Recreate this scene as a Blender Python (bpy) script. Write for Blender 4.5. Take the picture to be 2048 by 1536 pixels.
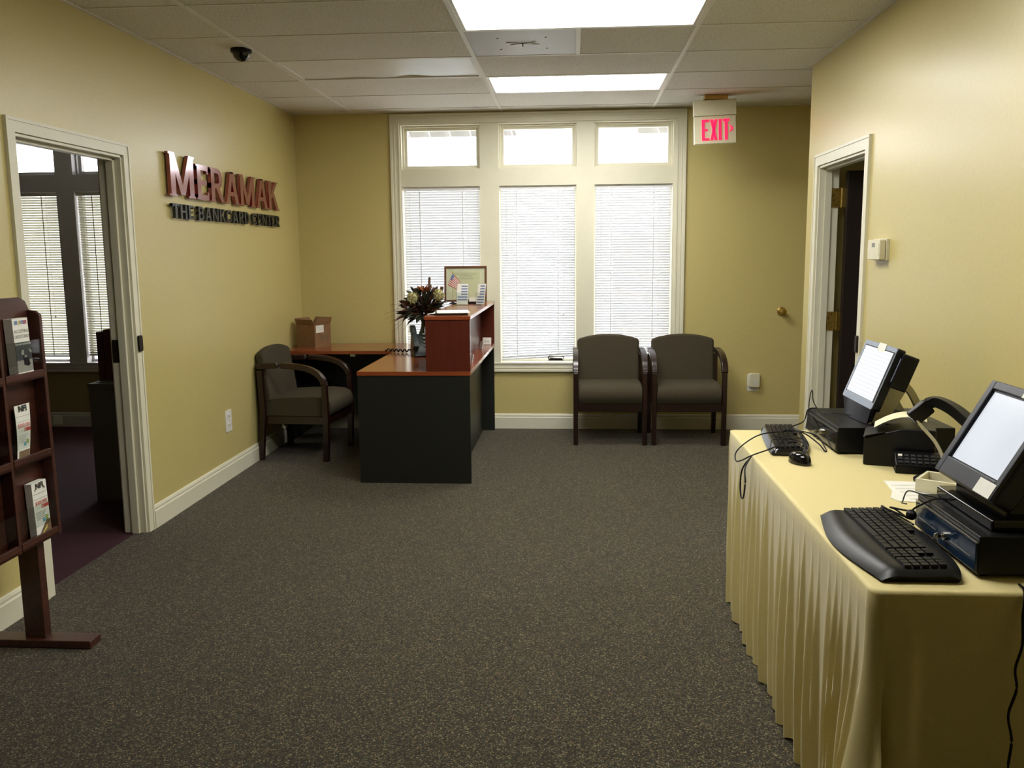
import bpy, math, random
from mathutils import Vector, Matrix
random.seed(7)
PI = math.pi
R = math.radians
SC = bpy.context.scene
for o in list(bpy.data.objects):
    bpy.data.objects.remove(o)
COL = SC.collection

# ------------------------------------------------------------------ camera
CAMH = 1.4841
pit, yaw, rol = R(8.3934), R(3.935), R(-0.523)
Fv = Vector((-math.sin(yaw)*math.cos(pit), math.cos(yaw)*math.cos(pit), -math.sin(pit)))
Rv = Vector((math.cos(yaw), math.sin(yaw), 0)); Uv = Rv.cross(Fv)
R2 = Rv*math.cos(rol) + Uv*math.sin(rol); U2 = -Rv*math.sin(rol) + Uv*math.cos(rol)
cd = bpy.data.cameras.new('camera'); cam = bpy.data.objects.new('camera', cd); COL.objects.link(cam)
cam.matrix_world = Matrix(((R2.x, U2.x, -Fv.x, 0), (R2.y, U2.y, -Fv.y, 0), (R2.z, U2.z, -Fv.z, CAMH), (0, 0, 0, 1)))
cd.sensor_width = 36; cd.lens = 1778.82/2048*36; cd.clip_start = 0.05; cd.clip_end = 400
SC.camera = cam

# ------------------------------------------------------------------ view, world
SC.view_settings.view_transform = 'Standard'
SC.view_settings.look = 'None'
SC.view_settings.exposure = 1.05
SC.view_settings.gamma = 1.0
SC.view_settings.use_curve_mapping = False
SKY = 4.8
LAMP = 9.8
w = bpy.data.worlds.new('sky'); SC.world = w; w.use_nodes = True
nt = w.node_tree; nt.nodes.clear()
wo = nt.nodes.new('ShaderNodeOutputWorld'); bg = nt.nodes.new('ShaderNodeBackground')
bg.inputs[0].default_value = (0.93, 0.95, 1.0, 1); bg.inputs[1].default_value = SKY
nt.links.new(bg.outputs[0], wo.inputs[0])

sn = bpy.data.lights.new('sun', 'SUN'); so = bpy.data.objects.new('sun', sn); COL.objects.link(so)
sn.energy = 11; sn.angle = .01; sn.color = (1, .96, .88); so.rotation_euler = (R(38), 0, R(-25))   # high behind the building, lights the pavement
# ------------------------------------------------------------------ materials
def nodes(name):
    m = bpy.data.materials.new(name); m.use_nodes = True
    t = m.node_tree; return m, t, t.nodes['Principled BSDF']
def ramp(t, stops, interp='LINEAR'):
    r = t.nodes.new('ShaderNodeValToRGB'); cr = r.color_ramp; cr.interpolation = interp
    while len(cr.elements) < len(stops): cr.elements.new(0.5)
    for e, (p, c) in zip(cr.elements, stops):
        e.position = p; e.color = (*c, 1)
    return r
def coords(t, scale=(1, 1, 1)):
    tc = t.nodes.new('ShaderNodeTexCoord'); mp = t.nodes.new('ShaderNodeMapping')
    mp.inputs['Scale'].default_value = scale
    t.links.new(tc.outputs['Object'], mp.inputs[0]); return mp.outputs[0]
def noise(t, vec, sc, det=2, rough=.5):
    n = t.nodes.new('ShaderNodeTexNoise'); n.inputs['Scale'].default_value = sc
    n.inputs['Detail'].default_value = det; n.inputs['Roughness'].default_value = rough
    t.links.new(vec, n.inputs['Vector']); return n.outputs['Fac']
def bump(t, p, h, s, d=.002):
    b = t.nodes.new('ShaderNodeBump'); b.inputs['Strength'].default_value = s; b.inputs['Distance'].default_value = d
    t.links.new(h, b.inputs['Height']); t.links.new(b.outputs[0], p.inputs['Normal'])
def mat(name, c, rough=.6, var=.06, sc=30, metal=0., spec=.5, bmp=0., coat=0.):
    m, t, p = nodes(name)
    v = coords(t); f = noise(t, v, sc, 3)
    r = ramp(t, [(.3, tuple(x*(1-var) for x in c)), (.7, tuple(min(1, x*(1+var)) for x in c))])
    t.links.new(f, r.inputs[0]); t.links.new(r.outputs[0], p.inputs['Base Color'])
    p.inputs['Roughness'].default_value = rough; p.inputs['Metallic'].default_value = metal
    p.inputs['Specular IOR Level'].default_value = spec
    if coat: p.inputs['Coat Weight'].default_value = coat; p.inputs['Coat Roughness'].default_value = .12
    if bmp: bump(t, p, f, bmp)
    return m
def emis(name, c, s, base=(.8, .8, .8)):
    m, t, p = nodes(name)
    p.inputs['Base Color'].default_value = (*base, 1)
    p.inputs['Emission Color'].default_value = (*c, 1); p.inputs['Emission Strength'].default_value = s
    return m
def wood(name, c1, c2, rough=.35, axis=0, coat=.3):
    m, t, p = nodes(name)
    s = [14, 14, 14]; s[axis] = 1.2
    v = coords(t, tuple(s)); f = noise(t, v, 3, 6, .65)
    r = ramp(t, [(.3, c1), (.7, c2)]); t.links.new(f, r.inputs[0])
    t.links.new(r.outputs[0], p.inputs['Base Color'])
    p.inputs['Roughness'].default_value = rough
    p.inputs['Coat Weight'].default_value = coat; p.inputs['Coat Roughness'].default_value = .12
    return m
WALLC = (.575, .485, .195)
M = {}
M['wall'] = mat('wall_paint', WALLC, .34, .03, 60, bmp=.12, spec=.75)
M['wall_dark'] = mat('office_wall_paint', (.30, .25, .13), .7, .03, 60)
M['trim'] = mat('trim_paint', (.74, .71, .56), .4, .02, 10)
M['trim_lilac'] = mat('office_trim_paint', (.50, .48, .47), .5, .02, 10)
M['white'] = mat('white_plastic', (.78, .77, .72), .4, .02)
M['tbar'] = mat('ceiling_bar_paint', (.72, .70, .66), .5, .02)
M['cream'] = mat('cream_plastic', (.70, .66, .48), .4, .02)
M['black'] = mat('black_plastic', (.004, .004, .005), .38, .1, spec=.25)
M['blacksat'] = mat('black_satin_plastic', (.006, .006, .007), .36, .1, spec=.25)
M['blackgloss'] = mat('black_gloss_plastic', (.004, .004, .005), .12, .1)
M['key'] = mat('key_plastic', (.007, .007, .008), .4, .1, spec=.25)
M['cherry'] = wood('cherry_laminate', (.22, .046, .013), (.28, .066, .020), .22, 0, .4)
M['cherry_dark'] = wood('cherry_edge', (.075, .012, .006), (.105, .019, .009), .3, 2, .2)
M['mahogany'] = wood('mahogany', (.010, .0026, .002), (.022, .005, .003), .30, 2, .25)
M['mahogany_rack'] = wood('rack_wood', (.034, .009, .005), (.075, .021, .011), .4, 1, .15)
M['laminate'] = mat('charcoal_laminate', (.009, .010, .008), .42, .12, 200, spec=.5)
M['fabric'] = mat('olive_brown_fabric', (.060, .049, .030), .85, .25, 500, bmp=.5, spec=.2)
M['metal'] = mat('brushed_metal', (.55, .53, .48), .3, .05, 40, metal=1)
M['silver'] = mat('silver_paint', (.52, .49, .37), .35, .05, 40)
M['brass'] = mat('brass', (.52, .36, .10), .3, .15, 60, metal=1)
M['bronze'] = mat('dark_bronze', (.03, .022, .014), .35, .1, 60, metal=.6)
M['doorwood'] = wood('dark_door_wood', (.007, .003, .002), (.012, .004, .0025), .5, 2, .1)
M['paper'] = mat('paper', (.80, .79, .72), .7, .02)
M['cardboard'] = mat('cardboard', (.21, .11, .045), .8, .12, 25)
M['tape'] = mat('white_tape', (.7, .68, .6), .4, .1, 40)
M['greycab'] = mat('grey_cabinet_paint', (.14, .14, .125), .5, .05)
M['screenframe'] = mat('slate_plastic', (.026, .028, .040), .4, .1, 80)
M['silverframe'] = mat('silver_grey_plastic', (.28, .33, .42), .3, .05, 80)
M['bluepanel'] = mat('gloss_blue_black', (.010, .025, .055), .12, .1)
M['navy'] = mat('navy_print', (.16, .22, .42), .6, .05)
M['red'] = mat('red_print', (.50, .055, .035), .6, .05)
M['flagred'] = mat('flag_red', (.45, .03, .04), .7, .05)
M['dkprint'] = mat('dark_print', (.03, .035, .035), .6, .1)
M['greyprint'] = mat('grey_print', (.25, .25, .22), .6, .1)
M['greenprint'] = mat('green_print', (.35, .45, .08), .6, .1)
M['yellowprint'] = mat('yellow_print', (.60, .50, .12), .6, .1)
M['blueprint'] = mat('blue_print', (.15, .42, .55), .6, .1)
M['brownprint'] = mat('brown_print', (.16, .10, .05), .6, .3, 120)
M['olivepaper'] = mat('cream_certificate_paper', (.80, .77, .56), .7, .03)
M['burgundy'] = mat('burgundy_metal_paint', (.24, .022, .028), .22, .03, 30, metal=.25, spec=1.0, coat=1.0)
M['signgrey'] = mat('charcoal_sign_paint', (.030, .033, .030), .3, .03, 30, metal=.3)
M['stem'] = mat('dried_stem', (.06, .055, .025), .8, .3)
M['leafbrown'] = mat('brown_leaf', (.085, .035, .018), .7, .4, 40)
M['leafgreen'] = mat('dark_olive_leaf', (.030, .033, .016), .7, .4, 40)
M['orange'] = mat('rust_petal', (.34, .11, .03), .7, .4, 60)
M['hydrangea'] = mat('cream_petal', (.44, .41, .20), .8, .2, 60)
M['vase'] = mat('dark_vase_glaze', (.012, .014, .016), .15, .1)
M['phone'] = mat('teal_black_plastic', (.010, .017, .018), .3, .1)
M['concrete'] = mat('pavement', (.42, .42, .40), .9, .1, 2)
M['soffit'] = mat('soffit_paint', (.42, .42, .44), .7, .03)
M['siding'] = mat('blue_grey_siding', (.20, .24, .27), .8, .1, 4)
M['siding2'] = mat('tan_brick', (.34, .28, .23), .8, .15, 4)
M['shrub'] = mat('shrub_leaves', (.10, .16, .07), .9, .5, 8)
M['exitred'] = emis('exit_red', (1, .005, .07), .75, (.6, .02, .05))
M['diffuser'] = emis('lit_diffuser', (1.0, .985, .93), LAMP)
M['lens_off'] = mat('unlit_prismatic_lens', (.80, .80, .82), .35, .03, 6)
M['maroon'] = mat('maroon_carpet', (.036, .005, .012), .95, .35, 400)
M['threshold'] = mat('grey_vinyl', (.03, .03, .03), .6, .1)

# carpet
m, t, p = nodes('speckled_carpet'); M['carpet'] = m
v = coords(t)
n1 = noise(t, v, 150, 3, .7)
vo = t.nodes.new('ShaderNodeTexVoronoi'); vo.inputs['Scale'].default_value = 250; t.links.new(v, vo.inputs['Vector'])
sp = t.nodes.new('ShaderNodeSeparateColor'); t.links.new(vo.outputs['Color'], sp.inputs[0])
r1 = ramp(t, [(0, (.004, .0035, .002)), (.35, (.018, .0155, .010)), (.70, (.050, .042, .028)), (.88, (.105, .088, .058)), (1, (.27, .23, .155))])
r2 = ramp(t, [(0, (.55, .90, .70)), (.3, (.95, 1, .85)), (.55, (1, .95, .85)), (.8, (1, .95, .60)), (1, (1, .62, .48))])
t.links.new(sp.outputs[0], r1.inputs[0]); t.links.new(sp.outputs[1], r2.inputs[0])
mx = t.nodes.new('ShaderNodeMix'); mx.data_type = 'RGBA'; mx.blend_type = 'MULTIPLY'; mx.inputs[0].default_value = .9
t.links.new(r1.outputs[0], mx.inputs[6]); t.links.new(r2.outputs[0], mx.inputs[7])
t.links.new(mx.outputs[2], p.inputs['Base Color']); p.inputs['Roughness'].default_value = .95
p.inputs['Specular IOR Level'].default_value = .2
p.inputs['Sheen Weight'].default_value = .22; p.inputs['Sheen Tint'].default_value = (.8, .75, .8, 1)
bump(t, p, n1, .3, .003)

# ceiling tile
m, t, p = nodes('ceiling_tile'); M['tile'] = m
v = coords(t); n1 = noise(t, v, 110, 3, .7); n2 = noise(t, v, 12, 2)
r1 = ramp(t, [(.34, (.30, .27, .22)), (.44, (.69, .665, .61)), (.8, (.76, .735, .69))])
t.links.new(n1, r1.inputs[0]); t.links.new(r1.outputs[0], p.inputs['Base Color'])
p.inputs['Roughness'].default_value = .9; bump(t, p, n1, .35, .003)

# tablecloth
m, t, p = nodes('gold_cloth'); M['cloth'] = m
v = coords(t); n1 = noise(t, v, 420, 2); r1 = ramp(t, [(.3, (.66, .55, .23)), (.7, (.74, .63, .29))])
t.links.new(n1, r1.inputs[0]); t.links.new(r1.outputs[0], p.inputs['Base Color'])
p.inputs['Roughness'].default_value = .55; p.inputs['Sheen Weight'].default_value = .3
p.inputs['Specular IOR Level'].default_value = .35; bump(t, p, n1, .15, .001)

# return-air grille
m, t, p = nodes('perforated_grille'); M['grille'] = m
v = coords(t); wv = t.nodes.new('ShaderNodeTexWave'); wv.inputs['Scale'].default_value = 22
wv.bands_direction = 'X'
t.links.new(v, wv.inputs['Vector'])
r1 = ramp(t, [(.3, (.42, .42, .44)), (.8, (.42, .42, .44))]); t.links.new(wv.outputs['Fac'], r1.inputs[0])
t.links.new(r1.outputs[0], p.inputs['Base Color']); p.inputs['Roughness'].default_value = .5

# glass: thin pane
def thin_glass(name, amt, tint=(1, 1, 1)):
    m = bpy.data.materials.new(name); m.use_nodes = True; t = m.node_tree; t.nodes.clear()
    o = t.nodes.new('ShaderNodeOutputMaterial'); mi = t.nodes.new('ShaderNodeMixShader')
    tr = t.nodes.new('ShaderNodeBsdfTransparent'); tr.inputs[0].default_value = (*tint, 1)
    gl = t.nodes.new('ShaderNodeBsdfGlossy'); gl.inputs['Roughness'].default_value = .03
    mi.inputs[0].default_value = amt
    t.links.new(tr.outputs[0], mi.inputs[1]); t.links.new(gl.outputs[0], mi.inputs[2]); t.links.new(mi.outputs[0], o.inputs[0])
    return m
M['glass'] = thin_glass('window_glass', .05)
M['acrylic'] = thin_glass('clear_acrylic', .04, (.93, .95, .94))

# blind slats: white, part of the light passes through
def slat_mat(name, c, tr):
    m = bpy.data.materials.new(name); m.use_nodes = True; t = m.node_tree; t.nodes.clear()
    o = t.nodes.new('ShaderNodeOutputMaterial'); mi = t.nodes.new('ShaderNodeMixShader')
    d = t.nodes.new('ShaderNodeBsdfDiffuse'); tl = t.nodes.new('ShaderNodeBsdfTranslucent')
    d.inputs[0].default_value = (*c, 1); tl.inputs[0].default_value = (*c, 1); mi.inputs[0].default_value = tr
    t.links.new(d.outputs[0], mi.inputs[1]); t.links.new(tl.outputs[0], mi.inputs[2]); t.links.new(mi.outputs[0], o.inputs[0])
    return m
M['slat'] = slat_mat('white_slat', (.80, .81, .83), .03)
M['slat_cream'] = slat_mat('cream_slat', (.62, .60, .48), .05)

# screens
m, t, p = nodes('lit_screen'); M['screen'] = m
p.inputs['Base Color'].default_value = (.02, .02, .02, 1); p.inputs['Roughness'].default_value = .25
v = coords(t); n1 = noise(t, v, 3, 1); r1 = ramp(t, [(.35, (.62, .66, .72)), (.7, (.80, .84, .90))])
t.links.new(n1, r1.inputs[0]); t.links.new(r1.outputs[0], p.inputs['Emission Color']); p.inputs['Emission Strength'].default_value = .47
m, t, p = nodes('lit_screen_striped'); M['screen2'] = m
p.inputs['Base Color'].default_value = (.02, .02, .02, 1); p.inputs['Roughness'].default_value = .25
v = coords(t); wv = t.nodes.new('ShaderNodeTexWave'); wv.inputs['Scale'].default_value = 22; wv.bands_direction = 'Z'
t.links.new(v, wv.inputs['Vector'])
r1 = ramp(t, [(.2, (.78, .80, .84)), (.8, (.90, .92, .95))]); t.links.new(wv.outputs['Fac'], r1.inputs[0])
t.links.new(r1.outputs[0], p.inputs['Emission Color']); p.inputs['Emission Strength'].default_value = .47

# ------------------------------------------------------------------ mesh builder
class MB:
    def __init__(s): s.v = []; s.f = []; s.mi = []; s.cur = 0
    def add(s, vs, fs, X=None):
        b = len(s.v)
        for q in vs:
            q = Vector(q)
            s.v.append(X @ q if X is not None else q)
        for f in fs: s.f.append([b+i for i in f]); s.mi.append(s.cur)
        return s
    def box(s, x0, x1, y0, y1, z0, z1, X=None):
        v = [(x, y, z) for z in (z0, z1) for y in (y0, y1) for x in (x0, x1)]
        return s.add(v, [(0, 2, 3, 1), (4, 5, 7, 6), (0, 1, 5, 4), (2, 6, 7, 3), (0, 4, 6, 2), (1, 3, 7, 5)], X)
    def prism(s, poly, a0, a1, axis='z', X=None):
        # poly: 2D points in the plane perpendicular to axis; x->(y,z), y->(x,z), z->(x,y)
        def P(p, a):
            return {'x': (a, p[0], p[1]), 'y': (p[0], a, p[1]), 'z': (p[0], p[1], a)}[axis]
        n = len(poly); v = [P(p, a0) for p in poly]+[P(p, a1) for p in poly]
        f = [tuple(range(n))[::-1], tuple(range(n, 2*n))]+[(i, (i+1) % n, n+(i+1) % n, n+i) for i in range(n)]
        return s.add(v, f, X)
    def ring(s, prof, X=None, n=24, cap=True):
        # lathe about z: prof [(r,z),..]
        v = []; f = []
        for r, z in prof:
            for i in range(n):
                a = 2*PI*i/n; v.append((r*math.cos(a), r*math.sin(a), z))
        for k in range(len(prof)-1):
            for i in range(n):
                j = (i+1) % n; f.append((k*n+i, k*n+j, (k+1)*n+j, (k+1)*n+i))
        if cap: f.append(tuple(range(n))[::-1]); f.append(tuple(range((len(prof)-1)*n, len(prof)*n)))
        return s.add(v, f, X)
    def sweep(s, path, prof, up=Vector((0, 0, 1)), X=None, closed=False, scl=None, cap=True):
        path = [Vector(p) for p in path]; n = len(path); m = len(prof); v = []; f = []
        for i, p in enumerate(path):
            if closed: d = path[(i+1) % n]-path[i-1]
            else: d = path[min(i+1, n-1)]-path[max(i-1, 0)]
            d.normalize(); a = d.cross(up)
            if a.length < 1e-4: a = d.cross(Vector((1, 0, 0)))
            a.normalize(); b = a.cross(d); k = scl[i] if scl else 1
            for q in prof: v.append(p+a*q[0]*k+b*q[1]*k)
        for i in range(n if closed else n-1):
            i2 = (i+1) % n
            for j in range(m):
                j2 = (j+1) % m; f.append((i*m+j, i*m+j2, i2*m+j2, i2*m+j))
        if cap and not closed: f.append(tuple(range(m))[::-1]); f.append(tuple(range((n-1)*m, n*m)))
        return s.add(v, f, X)
    def tube(s, path, r, n=8, X=None, closed=False, scl=None, up=Vector((0, 0, 1))):
        return s.sweep(path, [(r*math.cos(2*PI*i/n), r*math.sin(2*PI*i/n)) for i in range(n)], up, X, closed, scl)
    def ball(s, c, r, n=12, m=8, sc=(1, 1, 1), X=None):
        v = []; f = []
        for k in range(1, m):
            a = PI*k/m
            for i in range(n):
                b = 2*PI*i/n
                v.append((c[0]+r*sc[0]*math.sin(a)*math.cos(b), c[1]+r*sc[1]*math.sin(a)*math.sin(b), c[2]-r*sc[2]*math.cos(a)))
        for k in range(m-2):
            for i in range(n):
                j = (i+1) % n; f.append((k*n+i, k*n+j, (k+1)*n+j, (k+1)*n+i))
        v.append((c[0], c[1], c[2]-r*sc[2])); v.append((c[0], c[1], c[2]+r*sc[2])); t0 = len(v)-2
        for i in range(n):
            j = (i+1) % n; f.append((t0, j, i)); f.append((t0+1, (m-2)*n+i, (m-2)*n+j))
        return s.add(v, f, X)
def origin(o):
    v = Vector((0, 0, 0))
    while o: v += o.location; o = o.parent
    return v
def obj(name, mb, ms, parent=None, bev=0, seg=2, sm=False, local=False, ang=35, loc=None):
    me = bpy.data.meshes.new(name)
    vs = mb.v; off = Vector((0, 0, 0))
    if parent and not local: off = origin(parent)
    if loc is not None: off = off+Vector(loc)
    me.from_pydata([tuple(q-off) for q in vs], [], mb.f)
    if not isinstance(ms, (list, tuple)): ms = [ms]
    for k in ms: me.materials.append(M[k] if isinstance(k, str) else k)
    me.polygons.foreach_set('material_index', mb.mi)
    me.validate(); me.update()
    import bmesh
    b = bmesh.new(); b.from_mesh(me); bmesh.ops.recalc_face_normals(b, faces=b.faces); b.to_mesh(me); b.free()
    if sm or bev:
        me.polygons.foreach_set('use_smooth', [True]*len(me.polygons)); me.set_sharp_from_angle(angle=R(ang))
    o = bpy.data.objects.new(name, me); COL.objects.link(o)
    if loc is not None: o.location = loc
    if parent: o.parent = parent
    if bev:
        md = o.modifiers.new('bevel', 'BEVEL'); md.width = bev; md.segments = seg; md.limit_method = 'ANGLE'; md.angle_limit = R(40)
        md.harden_normals = True
    return o
def tag(o, label=None, cat=None, group=None, kind=None):
    if label: o['label'] = label
    if cat: o['category'] = cat
    if group: o['group'] = group
    if kind: o['kind'] = kind
    return o
def thing(name, label, cat, loc=(0, 0, 0), rotz=0, group=None, rot=None):
    o = bpy.data.objects.new(name, None); COL.objects.link(o); o.location = loc
    o.rotation_euler = rot if rot else (0, 0, rotz); o.empty_display_size = .1
    return tag(o, label, cat, group)
def struct(name, mb, ms, parent=None, **k):
    o = obj(name, mb, ms, parent, **k)
    if not parent: o['kind'] = 'structure'
    return o
def textmesh(s, size, X, ms, name, parent, ext=0.0, align='CENTER', bold=0.0, sx=1.0):
    cu = bpy.data.curves.new('t', 'FONT'); cu.body = s; cu.size = size; cu.extrude = ext; cu.align_x = align; cu.offset = bold
    cu.resolution_u = 4
    to = bpy.data.objects.new('t', cu); COL.objects.link(to)
    dg = bpy.context.evaluated_depsgraph_get(); dg.update()
    me = bpy.data.meshes.new_from_object(to.evaluated_get(dg))
    bpy.data.objects.remove(to); bpy.data.curves.remove(cu)
    me.transform(X @ Matrix.Diagonal((sx, 1, 1, 1))); me.name = name; me.materials.clear(); me.materials.append(M[ms])
    o = bpy.data.objects.new(name, me); COL.objects.link(o); o.parent = parent
    return o
def frameX(o, x, y):
    # matrix whose local x -> x, y -> y, z -> x cross y, origin o
    x = Vector(x).normalized(); y = Vector(y).normalized(); z = x.cross(y)
    return Matrix(((x.x, y.x, z.x, o[0]), (x.y, y.y, z.y, o[1]), (x.z, y.z, z.z, o[2]), (0, 0, 0, 1)))
def holed(mb, u0, u1, v0, v1, holes, put):
    us = sorted({u0, u1, *[min(max(q, u0), u1) for h in holes for q in h[:2]]}); vs = sorted({v0, v1, *[min(max(q, v0), v1) for h in holes for q in h[2:]]})
    for a, b in zip(us, us[1:]):
        run = None
        for c, d in list(zip(vs, vs[1:]))+[(None, None)]:
            ok = c is not None and not any(h[0] <= (a+b)/2 <= h[1] and h[2] <= (c+d)/2 <= h[3] for h in holes)
            if ok: run = (run[0], d) if run else (c, d)
            elif run: put(a, b, run[0], run[1]); run = None
def rrect(x0, x1, y0, y1, r, n=5):
    P = []
    for cx, cy, a0 in ((x1-r, y1-r, 0), (x0+r, y1-r, 90), (x0+r, y0+r, 180), (x1-r, y0+r, 270)):
        for i in range(n+1):
            a = R(a0+90*i/n); P.append((cx+r*math.cos(a), cy+r*math.sin(a)))
    return P
def spline(pts, n=8):
    P = [Vector(p) for p in pts]; P = [P[0]*2-P[1]]+P+[P[-1]*2-P[-2]]; out = []
    for i in range(1, len(P)-2):
        for k in range(n):
            t = k/n; a, b, c, d = P[i-1:i+3]
            out.append(.5*((2*b)+(c-a)*t+(2*a-5*b+4*c-d)*t*t+(3*b-a-3*c+d)*t**3))
    out.append(P[-2].copy()); return out

# ------------------------------------------------------------------ dimensions
XL, XR, YB, YR, H = -2.30, 1.499, 7.451, 5.919, 2.628
YN = -7.0                       # wall behind the camera
T2 = .6096; G0 = -.580; A0 = 4.8206
TABZ = .745

# ------------------------------------------------------------------ shell
mb = MB().box(XL-.06, 2.9, YN, YB+.05, -.05, 0); struct('floor', mb, 'carpet')
mb = MB().box(-6.0, XL-.06, 2.2, YB+.05, -.05, 0); struct('floor_office', mb, 'maroon')
mb = MB(); holed(mb, -.2, H+.1, 0, 0, [], None) if 0 else None
# left wall with the office door opening
mb = MB(); holed(mb, YN, YB+.15, 0, H+.05, [(3.625, 4.52, -1, 1.995)], lambda a, b, c, d: mb.box(XL-.12, XL, a, b, c, d)); struct('wall_left', mb, 'wall')
# right wall block with the dark door opening
mb = MB(); holed(mb, YN, YR, 0, H+.05, [(4.775, 5.67, -1, 1.99)], lambda a, b, c, d: mb.box(XR, XR+.12, a, b, c, d))
mb.box(XR+.12, 2.9, YR-.12, YR, 0, H+.05); struct('wall_right', mb, 'wall')
mb = MB().box(2.8, 2.92, YR, YB+.15, 0, H+.05); struct('wall_alcove', mb, 'wall')
mb = MB().box(XL-.1, XR+.1, YN-.12, YN, 0, H+.05); struct('wall_near', mb, 'wall')
WIN = (-1.46, .875, .53, 2.57); OF = -3.625
mb = MB(); holed(mb, XL-.06, 2.92, 0, H+.05, [WIN], lambda a, b, c, d: mb.box(a, b, YB, YB+.16, c, d)); struct('wall_back', mb, 'wall')
# office shell
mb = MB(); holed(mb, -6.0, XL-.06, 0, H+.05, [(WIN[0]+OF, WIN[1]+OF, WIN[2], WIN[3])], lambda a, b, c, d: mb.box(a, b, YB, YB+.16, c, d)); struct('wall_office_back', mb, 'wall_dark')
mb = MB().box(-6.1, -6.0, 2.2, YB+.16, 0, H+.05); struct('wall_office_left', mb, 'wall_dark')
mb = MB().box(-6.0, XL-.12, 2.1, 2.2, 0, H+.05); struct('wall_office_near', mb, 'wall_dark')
mb = MB().box(-6.0, XL-.12, 2.2, YB, H, H+.05); struct('ceiling_office', mb, 'tile')
# room behind the dark door
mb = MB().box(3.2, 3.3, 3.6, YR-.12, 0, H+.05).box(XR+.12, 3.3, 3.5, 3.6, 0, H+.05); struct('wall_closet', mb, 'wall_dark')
mb = MB().box(XR+.12, 3.3, 3.6, YR-.12, H, H+.05); struct('ceiling_closet', mb, 'tile')
mb = MB().box(2.9, 3.3, 3.5, YR, -.05, 0); struct('floor_closet', mb, 'carpet')

# ceiling with openings for the fixtures
def cell(c, k, half=None):
    x0 = G0+c*2*T2; y0 = A0+k*T2
    return (x0, x0+(T2 if half else 2*T2), y0, y0+T2)
fix = {'l1': cell(0, -1), 'l2': cell(0, 2), 'off': cell(-1, 1), 'vent': cell(0, 0, 1), 'l3': cell(0, -4)}
mb = MB(); holed(mb, XL, XR+1.4, YN, YB, list(fix.values()), lambda a, b, c, d: mb.box(a, b, c, d, H, H+.02)); struct('ceiling', mb, 'tile')
# T-bar grid
mb = MB()
for c in (-1, 0, 1, 2):
    x = G0+c*2*T2; mb.box(x-.012, x+.012, YN, YB, H-.005, H+.001)
k = -12
k = -19
while True:
    y = A0+k*T2
    if y > YB: break
    if y > YN: mb.box(XL, 2.8, y-.008, y+.008, H-.003, H+.001)
    k += 1
mb.box(G0+T2-.012, G0+T2+.012, A0, A0+T2, H-.005, H+.001)
struct('trim_1', mb, 'tbar')
mb = MB()   # wall angle
mb.box(XL, XL+.02, YN, YB, H-.004, H).box(XL, 2.8, YB-.02, YB, H-.004, H).box(XR-.02, XR, YN, YR, H-.004, H)
struct('trim_2', mb, 'tbar')

# baseboards: profile height .127
def base_prof(d): return [(0, 0), (d, 0), (d, .095), (d*.72, .102), (d*.72, .108), (d*.8, .112), (d*.5, .124), (d*.3, .127), (0, .127)]
def bb_y(x, s, a, b):   # runs along y, sticks out toward s
    return MB().prism([(p[0], p[1]) for p in base_prof(.016)], 0, 1, 'z') if 0 else _bb(x, s, a, b)
def _bb(x, s, a, b, m=None):
    m = m or MB(); P = base_prof(.016)
    v = [(x+s*p[0], y, p[1]) for y in (a, b) for p in P]; n = len(P)
    return m.add(v, [tuple(range(n)), tuple(range(n, 2*n))]+[(i, (i+1) % n, n+(i+1) % n, n+i) for i in range(n)])
def _bbx(y, s, a, b, m=None):
    m = m or MB(); P = base_prof(.016)
    v = [(x, y+s*p[0], p[1]) for x in (a, b) for p in P]; n = len(P)
    return m.add(v, [tuple(range(n)), tuple(range(n, 2*n))]+[(i, (i+1) % n, n+(i+1) % n, n+i) for i in range(n)])
m_ = _bb(XL, 1, 4.585, YB); _bb(XL, 1, YN, 3.56, m_); struct('baseboard_left', m_, 'trim')
struct('baseboard_back', _bbx(YB, -1, XL, 2.8), 'trim')
m_ = _bb(XR, -1, YN, 4.70); _bbx(YR, 1, XR, 2.8, m_); struct('baseboard_right', m_, 'trim')
struct('baseboard_office', _bbx(YB, -1, -6.0, XL-.12), 'trim_lilac')

# door casings and jambs
def casing_y(x, s, y0, y1, zt, w, name, jx0, jx1, hx):
    # frame around an opening in a wall of constant x; s = room side
    mb = MB()
    for (a, b) in ((y0-w, y0), (y1, y1+w)):
        mb.box(min(x, x+s*.011), max(x, x+s*.011), a+.0006*(a < y0-w/2), b-.0006*(b > y1+w/2), 0, zt+w-.0006)
        e = (a, a+.012) if a < y0-w/2 else (b-.012, b)
        if a < y0: e = (y0-w, y0-w+.014)
        else: e = (y1+w-.014, y1+w)
        mb.box(min(x, x+s*.015), max(x, x+s*.015), e[0], e[1], 0, zt+w)
    mb.box(min(x, x+s*.011), max(x, x+s*.011), y0, y1, zt, zt+w-.0006)
    mb.box(min(x, x+s*.015), max(x, x+s*.015), y0-w+.014, y1+w-.014, zt+w-.014, zt+w)
    return struct(name, mb, 'trim')
casing_y(XL, 1, 3.625, 4.52, 1.995, .06, 'trim_3', 0, 0, 0)
casing_y(XR, -1, 4.775, 5.67, 1.99, .068, 'trim_4', 0, 0, 0)
casing_y(XL-.12, -1, 3.625, 4.52, 1.995, .06, 'trim_5', 0, 0, 0)
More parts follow.
